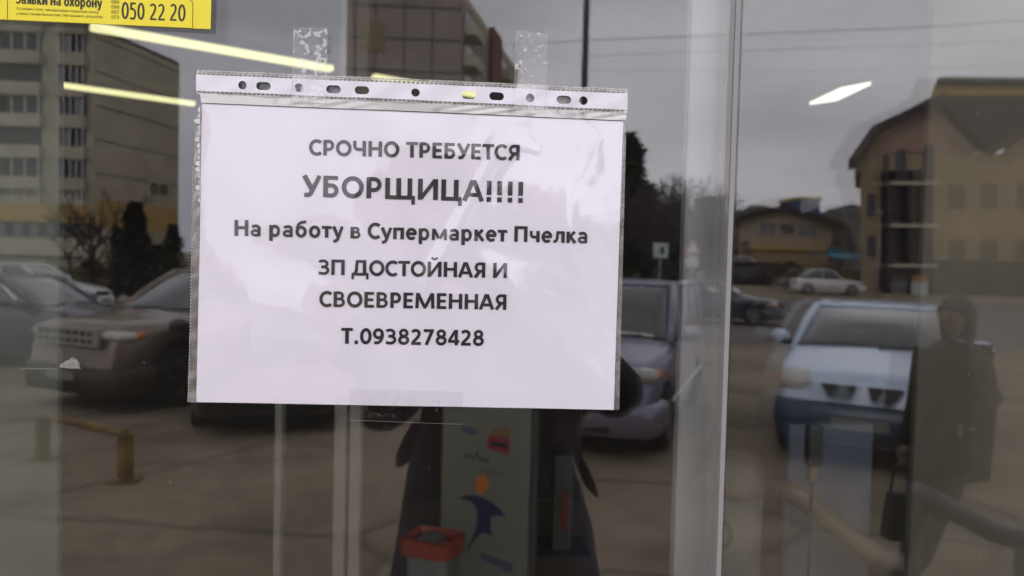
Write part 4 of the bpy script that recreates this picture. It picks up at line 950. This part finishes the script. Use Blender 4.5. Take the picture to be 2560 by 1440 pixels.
# ---- cars
m_glassc = principled('car_window_glass', (.035, .042, .042), .06, spec=1.0, coat=1.)
m_chrome = principled('chrome', (.55, .55, .55), .15, metal=1)
m_headl = principled('headlight_lens', (.36, .35, .31), .08, coat=1., spec=1.)
m_amber = principled('amber_lens', (.70, .17, .03), .2, coat=.5)
m_tail = principled('red_tail_lens', (.55, .03, .02), .2, coat=.5)
m_plate = principled('dusty_plate', (.26, .26, .25), .5)
m_rim = principled('alloy_rim', (.32, .32, .33), .3, metal=.7)
m_under = principled('underbody_black', (.008, .008, .008), .9)
def paint(name, c, metal=.25): return principled(name, c, .32, metal=metal, coat=.7, noise=.03, scale=2)
def car(Xv, Yv, hx, hy, body, label, name='parked_car', L=4.3, W=1.75, H=1.5, hf=.78, hb=.98, xa=.85, xf=.15, xr=-1.35, xc=-1.9, ht=1.0, wr=.60, rw=.32, wb=2.6,
        trim=None, grille='dark', seats=False, group='cars parked along the street', zo=None, bt=.56, lamp=(1.15, 1.30, .62), lens=None):
    z0 = street(Yv) if zo is None else zo; t = empty(name, R3((Xv, Yv, z0)), atan2(-hy, hx), label, 'car', group)
    hw = W/2; xs = [L/2*s_ for s_ in (1, .985, .96, .93, .89)]+[L/2*(.87-1.74*i/44) for i in range(45)]+[-L/2*s_ for s_ in (.89, .93, .96, .985, 1)]
    top = [(L/2, .55), (L/2-.03, .62), (L/2-.12, hf-.03), (L/2-.3, hf+.03), (xa+.3, hb-.05), (xa, hb), (xc, hb+.03), (-L/2+.1, ht-.03), (-L/2+.03, .75), (-L/2, .6)]
    def lerp(tab, x):
        for (a, za), (b, zb) in zip(tab[:-1], tab[1:]):
            if b <= x <= a: return za+(zb-za)*(a-x)/(a-b) if a > b else za
        return tab[-1][1]
    ax = (wb/2+.05, -wb/2+.05); ra = rw+.065
    def zb(x):
        z = .22 if abs(x) < L/2-.25 else .26
        for a in ax:
            if abs(x-a) < ra: z = max(z, rw+math.sqrt(ra*ra-(x-a)**2)-.02)
        return z
    rings = []; tri = []
    for x in xs:
        zt_, zl = lerp(top, x), zb(x); e = abs(x)/(L/2); w = hw*(1-.17*e**7-.05*e**2); h = zt_-zl
        pr = [(w*.94, zl), (w*.985, zl+.22*h), (w, zl+.5*h), (w*.985, zl+.78*h), (w*.92, zt_-.025), (w*.84, zt_+.0), (w*.45, zt_+.02), (0, zt_+.03)]
        rings.append([(x, y, z) for y, z in pr]+[(x, -y, z) for y, z in pr[-2::-1]])
    b = MB(); b.loft(rings, cap=True); bo = b.build('body', body, t, smooth=True)
    MB().box((0, 0, .42), (L*.90, W*.80, .42)).build('underbody', m_under, t)
    # dark strip bumpers
    tm = trim or body
    for s_ in (1, -1):
        hp = [(L/2-.50, .975), (L/2-.18, .93), (L/2-.03, .865), (L/2+.035, .72), (L/2+.05, .4)]; pts = [(s_*a, s_*hw*b_, .42) for a, b_ in hp]+[(s_*(L/2+.055), 0, .42)]+[(s_*a, -s_*hw*b_, .42) for a, b_ in hp[::-1]]
        r_ = []
        for p in pts: q = Vector((p[0], p[1], 0)); i_ = Vector((s_*(L/2-.75), 0, 0)); d = (q-i_).normalized(); r_.append([(p[0]-d.x*.06, p[1]-d.y*.06, bt), (p[0], p[1], bt-.03), (p[0]+d.x*.02, p[1]+d.y*.02, .42), (p[0]-d.x*.01, p[1]-d.y*.01, .24), (p[0]-d.x*.10, p[1]-d.y*.10, .22)])
        MB().loft(r_).build('bumper', tm, t, smooth=True)
        boxo('number_plate', (s_*(L/2+.068), 0, .45), (.012, .5, .11), m_plate, t)
    wl_ = hw*.90; wr_ = wr*hw*2*.5/.5*.5*2*.5 if False else hw*wr*1.28
    A_ = lambda s_: Vector((xa, s_*wl_, hb)); Fr = lambda s_: Vector((xf, s_*wr_, H-.05)); Rr = lambda s_: Vector((xr, s_*wr_, H-.06)); Cc = lambda s_: Vector((xc, s_*wl_, hb+.03))
    MB().patch(Fr(1), Rr(1), Rr(-1), Fr(-1), .03, -.05 if False else .045, 8).build('roof', body, t, smooth=True)
    MB().patch(A_(-1), A_(1), Fr(1), Fr(-1), .012, .07, 8).build('windscreen', m_glassc, t, smooth=True)
    MB().patch(Cc(1), Cc(-1), Rr(-1), Rr(1), .012, .04, 6).build('rear_window', m_glassc, t, smooth=True)
    nb = 2 if xr > -1.5 else 3
    for s_ in (1, -1):
        for k in range(nb):
            f0, f1 = k/nb+.02, (k+1)/nb-.02
            lo0, lo1 = A_(s_).lerp(Cc(s_), f0), A_(s_).lerp(Cc(s_), f1); hi0, hi1 = Fr(s_).lerp(Rr(s_), f0), Fr(s_).lerp(Rr(s_), f1)
            c = [lo1, lo0, hi0, hi1] if s_ > 0 else [lo0, lo1, hi1, hi0]
            MB().patch(*c, .012, .012, 4).build('side_window', m_glassc, t, smooth=True)
        for k in range(nb+1):
            lo, hi = A_(s_).lerp(Cc(s_), k/nb), Fr(s_).lerp(Rr(s_), k/nb)
            r_ = .042 if 0 < k < nb else .05; MB().tube([lo-Vector((0, 0, .04)), lo.lerp(hi, .5)+Vector((0, s_*.014, 0)), hi], r_, 8).build('pillar', body, t, smooth=True)
        MB().tube([Fr(s_)+Vector((.02, 0, 0)), (Fr(s_)+Rr(s_))/2+Vector((0, s_*.01, .012)), Rr(s_)], .045, 8).build('roof_rail', body, t, smooth=True)
        mr = MB(); mr.sphere((xa-.22, s_*(hw+.11), hb+.07), .11, 6, (.7, 1.05, .78)); mm_ = mr.build('side_mirror', body, t, smooth=True)
        MB().box((xa-.20, s_*(hw+.0), hb+.01), (.08, .14, .05)).build('mirror_arm', m_black, mm_)
        hl = MB(); hl.sphere((L/2-.24, s_*hw*.68, hf-.11), .17, 8, lamp).build('headlight', lens or m_headl, t, smooth=True)
        MB().sphere((L/2-.34, s_*hw*.885, hf-.10), .08, 5, (1.0, .7, .7)).build('turn_light', m_amber, t, smooth=True)
        MB().sphere((-L/2+.14, s_*hw*.80, ht-.18), .14, 6, (.8, .9, 1.3)).build('tail_light', m_tail, t, smooth=True)
        MB().tube([(L/2-.6, s_*(hw+.002), .52), (-L/2+.6, s_*(hw+.002), .52)], .018, 5).build('side_moulding', tm, t)
        for kx in (.02, .5): boxo('door_handle', ((A_(s_).lerp(Cc(s_), kx+.42)).x, s_*(hw*.985), hb-.12), (.16, .03, .03), body, t)
        for a in ax:
            yy = s_*(hw-.13); m = MB(); rr_ = []
            for k in range(25):
                an = 2*pi*k/24; c, s2 = cos(an), sin(an)
                rr_.append([(a+r2*c, yy+s_*o_, rw+r2*s2) for r2, o_ in ((rw*.62, -.09), (rw*.95, -.10), (rw, -.07), (rw, .07), (rw*.95, .10), (rw*.62, .10))])
            wh = MB().loft(rr_).build('wheel', m_rubber, t, smooth=True)
            m = MB(); m.mi = 0
            for k in range(5):
                an = 2*pi*k/5; m.prism([(a+.05*cos(an+1.2), yy+s_*.085, rw+.05*sin(an+1.2)), (a+.05*cos(an-1.2), yy+s_*.085, rw+.05*sin(an-1.2)), (a+rw*.63*cos(an-.18), yy+s_*.085, rw+rw*.63*sin(an-.18)), (a+rw*.63*cos(an+.18), yy+s_*.085, rw+rw*.63*sin(an+.18))], (0, s_*.015, 0))
            rg2 = [[(a+r2*cos(2*pi*k/24), yy+s_*o_, rw+r2*sin(2*pi*k/24)) for r2, o_ in ((rw*.60, .03), (rw*.66, .10), (rw*.60, .102))] for k in range(25)]
            m.loft(rg2).build('rim', m_rim, wh)
            MB().prism([(a+rw*.6*cos(2*pi*k/20), yy+s_*.0, rw+rw*.6*sin(2*pi*k/20)) for k in range(20)], (0, s_*.01, 0)).build('wheel_disc', m_black, wh)
    # grille
    if grille == 'mesh':
        gm = MB().box((L/2-.015, 0, hf-.12), (.05, W*.60, .21)).build('grille', principled('chrome_mesh', (.42, .42, .39), .4, metal=.3), t)
        for i in range(8):
            for j in range(2): boxo('grille_hole', (L/2+.014, (i-3.5)*.13, hf-.165+.09*j), (.012, .065, .04), m_black, t)
    elif grille == 'split':
        for s_ in (1, -1):
            MB().prism([(L/2-.06, s_*.05, .80), (L/2-.06, s_*.36, .80), (L/2-.0, s_*.27, .68), (L/2-.0, s_*.10, .68)], (.05, 0, 0)).build('grille', m_black, t)
        boxo('air_intake', (L/2+.03, 0, .33), (.05, .8, .12), m_black, t)
    else:
        boxo('grille', (L/2-.02, 0, hf-.13), (.07, W*.42, .12), m_black, t); boxo('air_intake', (L/2+.03, 0, .33), (.05, .8, .10), m_black, t)
    MB().tube([(xa+.05, .55, hb+.02), (xa-.02, .1, hb+.045)], .010, 5).build('wiper', m_black, t); MB().tube([(xa+.06, -.05, hb+.03), (xa+.0, -.5, hb+.045)], .010, 5).build('wiper', m_black, t)
    if seats:
        for s_ in (-1, 0, 1): boxo('headrest', (xr+.1, s_*.42, hb+.30), (.1, .26, .2), m_black, t, bevel=.03)
    return t
def headto(Xv, Yv, turn=0):
    d = Vector((-Xv, -(Yv+DCAM))); d.normalize(); a = atan2(d.y, d.x)+radians(turn); return cos(a), sin(a)
# white minivan, front to the shop
D = 6.4; x = X(2212, D+1.5); Yc = D-.537+2.05
car(x, Yc, *headto(x, Yc, -4), paint('white_blue_paint', (.66, .78, .95), .05), 'white minivan parked front on with dark blue bumper, behind the olive coated woman', 'minivan', L=4.1, W=1.74, H=1.52, hf=.88, hb=1.06, xa=1.05, xf=.15, xr=-1.7, xc=-1.98,
    wr=.62, trim=principled('dark_blue_bumper', (.028, .055, .10), .35, coat=.4), grille='split', seats=True, bt=.63, lamp=(1.2, 1.15, .85), lens=principled('cream_headlight', (.62, .58, .50), .15, coat=.6))
# beige SUV, left
x, Yc = X(560, 10.6), 10.6
car(x, Yc, *headto(x, Yc, -47), paint('champagne_paint', (.24, .19, .145), .45), 'beige grey off-roader turned three quarters with a bright mesh grille, left of the notice', 'off_roader', L=4.75, W=1.9, H=1.68, hf=1.02, hb=1.13, xa=1.05, xf=.25, xr=-1.7, xc=-2.2, rw=.38, wb=2.82, ht=1.15, grille='mesh', trim=principled('grey_bronze_bumper', (.06, .045, .032), .5), lamp=(1.1, 1.5, .5), lens=principled('clear_headlight', (.55, .52, .46), .1, coat=1.))
# lilac silver minivan, front to the shop, its flank showing right of the notice
def nose_at(u, D, turn, L):
    f = at(u, 800, D-DCAM); hx, hy = headto(f.x, f.y, turn); return f.x-hx*L/2, f.y-hy*L/2, hx, hy
x, Yc, hx, hy = nose_at(1432, 7.2, -15, 4.3)
car(x, Yc, hx, hy, paint('lilac_silver_paint', (.25, .235, .33), .3), 'lilac silver minivan with its windscreen and flank showing right of the notice', 'minivan', L=4.3, W=1.8, H=1.72, hf=.92, hb=1.10, xa=1.15, xf=.45, xr=-1.75, xc=-2.0, ht=1.12, wr=.64, rw=.33, wb=2.7)
x, Yc, hx, hy = nose_at(700, 7.9, 6, 4.3)
car(x, Yc, hx, hy, paint('black_blue_paint', (.02, .02, .025), .2), 'dark car hidden behind the notice, only its black bumper showing under the lower left corner', L=4.3, W=1.76, H=1.45)
# dark car at the far left
x, Yc = X(55, 12.6), 12.6
car(x, Yc, 1, -.10, paint('dark_blue_grey_paint', (.08, .085, .11), .3), 'dark blue grey hatchback at the left edge behind the beige off-roader', 'hatchback', L=4.1, W=1.7, H=1.48, hf=.8, hb=.98)
x, Yc = X(72, 22.5), 22.5
car(x, Yc, 1, 0, paint('white_paint', (.62, .66, .62), .0), 'white saloon behind the dark hatchback, only its roof and windows showing', 'saloon_car', L=4.3, W=1.7, H=1.5, hb=1.0, xr=-1.0, xc=-1.5)
# dark blue hatch, middle distance
x, Yc = X(1795, 24.5), 24.5
car(x, Yc, .86, -.5, paint('navy_paint', (.015, .03, .055), .1), 'dark blue saloon with an orange lamp showing on both sides of the pale door edge', 'saloon_car', L=4.3, W=1.7, H=1.42, hf=.82, hb=.98, xr=-1.0, xc=-1.5)
# silver sedan far right
x, Yc = X(2068, 46), 46
car(x, Yc, .97, -.25, paint('silver_paint', (.72, .70, .71), .3), 'silver saloon crossing in front of the low wall near the yellow house', 'saloon_car', L=4.4, W=1.8, H=1.62, hf=.85, hb=1.02, xr=-1.0, xc=-1.6)
# far cars on the road right of the notice
x, Yc = X(1626, 58), 58
car(x, Yc, .1, 1, paint('black_paint', (.02, .02, .025), .1), 'dark off-roader seen from behind with red lamps beside the pedestrian sign', 'off_roader', L=4.5, W=2.1, H=1.9, rw=.38, hb=1.15, hf=1., ht=1.15)
x, Yc = X(1562, 54), 54
car(x, Yc, -.2, -1, paint('white_paint_dull', (.6, .6, .6), .0), 'white car next to the dark off-roader at the notice edge', 'parked_car', L=4.2, W=1.75, H=1.45)
x, Yc = X(1832, 64), 60.5
car(x, Yc, .9, -.3, paint('white_van_paint', (.6, .62, .62), .0), 'white van left of the gabled house behind the fence', 'van', L=4.6, W=1.9, H=2.3, hb=1.5, hf=1.2, ht=1.6)

# ---- the people
m_skin = principled('skin', (.30, .19, .145), .6)
m_coat = principled('black_violet_coat', (.014, .011, .022), .8, noise=.2, scale=12)
m_navyc = principled('navy_coat_lit', (.028, .022, .075), .75, noise=.15, scale=12)
m_hair = principled('dark_hair', (.025, .016, .012), .6)
m_olive = principled('dark_olive_coat', (.030, .028, .018), .85, noise=.25, scale=9)
m_trou = principled('black_trousers', (.010, .009, .011), .85)
def skin(name, J, E_, mat, parent, sub=2):
    """J: {name: (co, rx, ry)} joints, first is the root"""
    ks = list(J); me = bpy.data.meshes.new(name); me.from_pydata([J[k][0] for k in ks], [(ks.index(a), ks.index(b)) for a, b in E_], [])
    o = bpy.data.objects.new(name, me); link(o, parent); me.materials.append(mat)
    sk = o.modifiers.new('skin', 'SKIN'); sk.use_smooth_shade = True
    for i, k in enumerate(ks): me.skin_vertices[0].data[i].radius = (J[k][1], J[k][2] if len(J[k]) > 2 else J[k][1])
    me.skin_vertices[0].data[0].use_root = True
    s_ = o.modifiers.new('sub', 'SUBSURF'); s_.levels = sub; s_.render_levels = sub; return o
def head(parent, c, r, face, hair_mat, long=False):
    """skull with nose, eyes, mouth, ears and hair; face: horizontal direction the person looks"""
    f = Vector((face[0], face[1], 0)).normalized(); sd_ = Vector((-f.y, f.x, 0)); c = Vector(c); U = Vector((0, 0, 1))
    m = MB(); rings = []
    for i in range(15):
        t = pi*i/14; z = cos(t); w = sin(t); jaw = 1-.28*max(0, -z); fr_ = []
        for k in range(20):
            a = 2*pi*k/20; df = cos(a)*w*jaw; ds = sin(a)*w*jaw*.80
            if cos(a) > .93 and -.35 < z < .12: df += .17*(1-abs(z+.14)*3)
            if cos(a) > .7 and abs(z-.1) < .1 and .2 < abs(sin(a)) < .6: df -= .05
            fr_.append(c+f*(df*r*.98)+sd_*(ds*r)+U*(z*r*1.18))
        rings.append(fr_)
    m.loft(rings, closed=True)
    for s_ in (-1, 1): m.sphere(c+sd_*(s_*r*.80)+U*(-.02*r), r*.2, 5, (.6, .6, 1.2))
    h = m.build('head', m_skin, parent, smooth=True); e = MB()
    for s_ in (-1, 1): e.sphere(c+f*(r*.86)+sd_*(s_*r*.32)+U*(r*.10), r*.10, 5)
    e.build('eyes', principled('eye', (.08, .06, .05), .2), h); l = MB(); l.sphere(c+f*(r*.80)-U*(r*.55), r*.17, 5, (1 if abs(f.x) < .5 else .5, 1 if abs(f.y) < .5 else .5, .3)); l.build('mouth', principled('lips', (.35, .12, .10), .5), h)
    hm = MB(); rings = []
    for i in range(11):
        t = pi*(.0+.56*i/10); z = cos(t); w = sin(t); row = []
        for k in range(24):
            a = 2*pi*k/24; back = cos(a) < .35; g_ = 1.13+.03*sin(k*5+i*3); zz = z
            if not back and z < .42: zz = .42; 
            row.append(c+f*(cos(a)*w*r*g_*.98-(.05*r))+sd_*(sin(a)*w*r*g_*.86)+U*(zz*r*1.27))
        rings.append(row)
    if long:
        for dz, k_ in ((-.5, .98), (-1.0, .9), (-1.35, .75)):
            rings.append([c+f*((min(cos(2*pi*k/24), .15))*r*1.1*k_-.05*r)+sd_*(sin(2*pi*k/24)*r*.98*k_)+U*(dz*r*1.2) for k in range(24)])
    hm.loft(rings, closed=True).build('hair', hair_mat, h, smooth=True); return h
def hand(name, wrist, palm_dir, finger_dir, thumb_side, parent, mat=m_skin, curl=.6):
    """palm with four fingers and a thumb, each its own chain of joints; curl bends the fingers towards palm_dir"""
    w = Vector(wrist); d = Vector(finger_dir).normalized(); pd = Vector(palm_dir).normalized(); sdv = d.cross(pd).normalized()*thumb_side
    J = {'w': (w, .022, .016), 'p': (w+d*.045, .034, .014), 'k': (w+d*.085, .036, .012)}; E_ = [('w', 'p'), ('p', 'k')]
    o = skin(name, J, E_, mat, parent)
    for i, L_ in enumerate((.072, .080, .075, .058)):
        b = w+d*.088+sdv*(.030-.020*i); p1 = b+d*L_*.4; p2 = p1+(d*(1-curl)+pd*curl).normalized()*L_*.33; p3 = p2+(d*(1-curl*1.5)+pd*curl*1.4).normalized()*L_*.27
        skin('finger', {'a': (b-d*.02, .0085), 'b': (b, .0088), 'c': (p1, .0082), 'd': (p2, .0075), 'e': (p3, .0062)}, [('a', 'b'), ('b', 'c'), ('c', 'd'), ('d', 'e')], mat, o, 1)
    b = w+d*.03+sdv*.028; p1 = b+(d*.6+sdv*.8).normalized()*.035; p2 = p1+(d*.9+sdv*.2+pd*.4).normalized()*.032
    skin('thumb', {'a': (b-sdv*.012, .011), 'b': (b, .012), 'c': (p1, .0105), 'd': (p2, .008)}, [('a', 'b'), ('b', 'c'), ('c', 'd')], mat, o, 1); return o

# photographer on the landing, phone held up at the camera's place
PY = .98
ph = empty('person', (0, -PY, .30), label='photographer in a dark violet coat with raised elbows, reflected below the notice', cat='person')
O = ph.location
def Q(u, v, Y=PY, ref=O): return R3(at(u, v, Y))-ref
cx_ = at(1262, 1000, PY).x
J = {'pelvis': (Vector((cx_, 0, .92)), .15, .11), 'waist': (Vector((cx_, 0, 1.04)), .125, .10), 'chest': (Vector((cx_, 0, 1.24)), .155, .11), 'neckb': (Vector((cx_, 0, 1.40)), .075, .07), 'neck': (Vector((cx_, .01, 1.48)), .05, .05),
     'shL': (Vector((cx_-.17, 0, 1.37)), .07, .065), 'shR': (Vector((cx_+.17, 0, 1.37)), .07, .065),
     'elL': (Q(925, 1040, .90), .062, .055), 'elR': (Q(1572, 1005, .90), .064, .055), 'wrL': (Vector((-.085, PY-.60, 1.555)), .034, .03), 'wrR': (Vector((.085, PY-.60, 1.555)), .034, .03),
     'hipL': (Vector((cx_-.09, 0, .86)), .10, .10), 'hipR': (Vector((cx_+.09, 0, .86)), .10, .10), 'knL': (Vector((cx_-.10, .02, .47)), .062, .062), 'knR': (Vector((cx_+.10, .02, .47)), .062, .062),
     'anL': (Vector((cx_-.10, 0, .09)), .042, .042), 'anR': (Vector((cx_+.10, 0, .09)), .042, .042), 'toL': (Vector((cx_-.11, .16, .035)), .04, .03), 'toR': (Vector((cx_+.11, .16, .035)), .04, .03)}
E_ = [('pelvis', 'waist'), ('waist', 'chest'), ('chest', 'neckb'), ('neckb', 'neck'), ('chest', 'shL'), ('chest', 'shR'), ('shL', 'elL'), ('shR', 'elR'), ('elL', 'wrL'), ('elR', 'wrR'), ('pelvis', 'hipL'), ('pelvis', 'hipR'), ('hipL', 'knL'), ('hipR', 'knR'), ('knL', 'anL'), ('knR', 'anR'), ('anL', 'toL'), ('anR', 'toR')]
skin('body', J, E_, m_coat, ph)
head(ph, (cx_, .03, 1.60), .098, (0, 1), m_hair, True)
hand('hand', (-.085, PY-.60, 1.555), (1, .1, 0), (.15, 0, 1), 1, ph); hand('hand', (.085, PY-.60, 1.555), (-1, .1, 0), (-.15, 0, 1), -1, ph)
def coat(parent, O_, rows, Y, depth, mat, name='coat', n=28):
    R_ = []
    for v, uL, uR, k in rows:
        a, b = Q(uL, v, Y, O_), Q(uR, v, Y, O_); c = (a+b)/2; w = abs(b.x-a.x)/2; dd = depth*k
        R_.append([(c.x+w*cos(2*pi*i/n), c.y+dd*sin(2*pi*i/n)*(1+.06*sin(i*2.1+v*.01)), c.z+.004*sin(i*1.7)) for i in range(n)])
    return MB().loft(R_, closed=True, cap=True).build(name, mat, parent, smooth=True)
coat(ph, O, [(1010, 1058, 1408, 1), (1080, 1040, 1412, 1), (1150, 1022, 1425, 1.05), (1220, 1010, 1446, 1.1), (1300, 998, 1474, 1.2), (1380, 984, 1492, 1.25), (1450, 970, 1503, 1.3), (1600, 950, 1520, 1.35), (1720, 940, 1530, 1.35)], PY, .125, m_coat)
# lit side of the coat, its light put into a brighter navy
m = MB(); L_ = []
for v, a, b in ((1030, 1388, 1415), (1100, 1392, 1425), (1180, 1404, 1438), (1260, 1412, 1462), (1340, 1420, 1486), (1440, 1440, 1500), (1560, 1445, 1512)):
    p, q = Q(a, v, PY-.145), Q(b, v, PY-.03); L_.append([p, (p+q)/2+Vector((.008, .035, 0)), q, q+Vector((.006, -.05, 0))])
m.loft(L_).build('coat_lit_side', m_navyc, ph, smooth=True)
for pts, r in (([(1045, 1060), (1020, 1110), (1005, 1150), (996, 1168)], [.010, .013, .014, .006]), ([(1430, 1105), (1455, 1165), (1478, 1215), (1496, 1245)], [.006, .010, .010, .003])):
    MB().tube([Q(u, v, PY-.14) for u, v in pts], r, 8).build('belt_end', principled('grey_brown_belt', (.06, .05, .042), .7), ph, smooth=True)
# phone in her hands, directly behind the camera position
phn = empty('phone', (0, -.555, 1.875), label='dark phone held upright by the photographer', cat='phone')
boxo('body', (0, 0, 0), (.155, .008, .075), m_black, phn, bevel=.003); boxo('screen', (0, -.0046, 0), (.145, .001, .067), m_win, phn)

# woman in an olive coat beside the white minivan
WY = 3.75
w2 = empty('person', R3((X(2375, WY), WY, 0)), label='woman in a dark olive coat standing beside the white minivan, bag in hand', cat='person'); O = w2.location
def q2(u, v, dy=0): return Q(u, v, WY+dy, O)
J = {'pelvis': (q2(2365, 1120), .15, .12), 'waist': (q2(2375, 1030), .15, .12), 'chest': (q2(2388, 930), .19, .13), 'neckb': (q2(2392, 865), .09, .08), 'neck': (q2(2393, 838), .055, .055),
     'shL': (q2(2320, 893), .07, .07), 'shR': (q2(2452, 888), .075, .07), 'elL': (q2(2296, 1010, -.05), .058, .055), 'elR': (q2(2470, 990, .05), .062, .06), 'wrL': (q2(2262, 1110, -.12), .04, .036), 'wrR': (q2(2440, 1065, -.15), .04, .036),
     'hipL': (q2(2320, 1160), .11, .11), 'hipR': (q2(2385, 1165), .11, .11), 'knL': (q2(2285, 1320), .07, .07), 'knR': (q2(2330, 1320, .1), .07, .07), 'anL': (q2(2262, 1465), .045, .045), 'anR': (q2(2310, 1475, .15), .045, .045), 'toL': (q2(2225, 1490, -.05), .042, .03), 'toR': (q2(2280, 1495, .1), .042, .03)}
for k in ('anL', 'anR'): J[k] = (Vector((J[k][0].x, J[k][0].y, .10)), *J[k][1:])
for k in ('toL', 'toR'): J[k] = (Vector((J[k][0].x, J[k][0].y, .04)), *J[k][1:])
skin('body', J, E_, m_trou, w2)
head(w2, q2(2392, 792), .105, (-1, .35), m_hair, True)
coat(w2, O, [(858, 2345, 2440, .8), (895, 2300, 2470, 1), (960, 2298, 2482, 1.1), (1040, 2300, 2478, 1.1), (1110, 2296, 2470, 1.15), (1185, 2292, 2462, 1.15)], WY, .16, m_olive)
MB().tube([q2(2450, 890), q2(2478, 990, .05), q2(2440, 1065, -.15)], [.085, .07, .05], 10).build('sleeve', m_olive, w2, smooth=True); MB().tube([q2(2318, 893), q2(2296, 1010, -.05), q2(2264, 1105, -.12)], [.08, .065, .045], 10).build('sleeve', m_olive, w2, smooth=True)
hand('hand', q2(2262, 1112, -.12), (1, 0, 0), (-.1, 0, -1), 1, w2, curl=.8); hand('hand', q2(2440, 1067, -.15), (0, 1, 0), (-1, .2, -.2), 1, w2, curl=.5)
bgp = Q(2252, 1290, WY-.15, Vector((0, 0, 0)))
bag = empty('handbag', bgp, label='black handbag hanging from the hand of the woman in olive', cat='handbag')
MB().box((0, 0, 0), (.20, .12, .28), taper=.8).build('pouch', m_black, bag, bevel=.03)
MB().tube([(-.07, 0, .12), (-.04, 0, .30), (0, 0, .38), (.04, 0, .30), (.07, 0, .12)], .008, 6).build('strap', m_black, bag, smooth=True)
# grey sloping rail outside
rl2 = empty('ramp_rail', R3(atz(2420, 1500, 0)), label='grey sloping ramp rail low in front of the olive coated woman', cat='handrail'); O = rl2.location
RY = 2.2
pts = [R3(at(u, v, RY))-O for u, v in ((2290, 1228), (2400, 1285), (2480, 1330), (2560, 1350), (2700, 1375))]
MB().tube(pts, .042, 10).build('rail', principled('grey_paint', (.09, .09, .10), .5), rl2, smooth=True)
for k in (0, 3): MB().tube([pts[k], Vector((pts[k].x, pts[k].y, -O.z))], .03, 8).build('post', m_poleg, rl2, smooth=True)
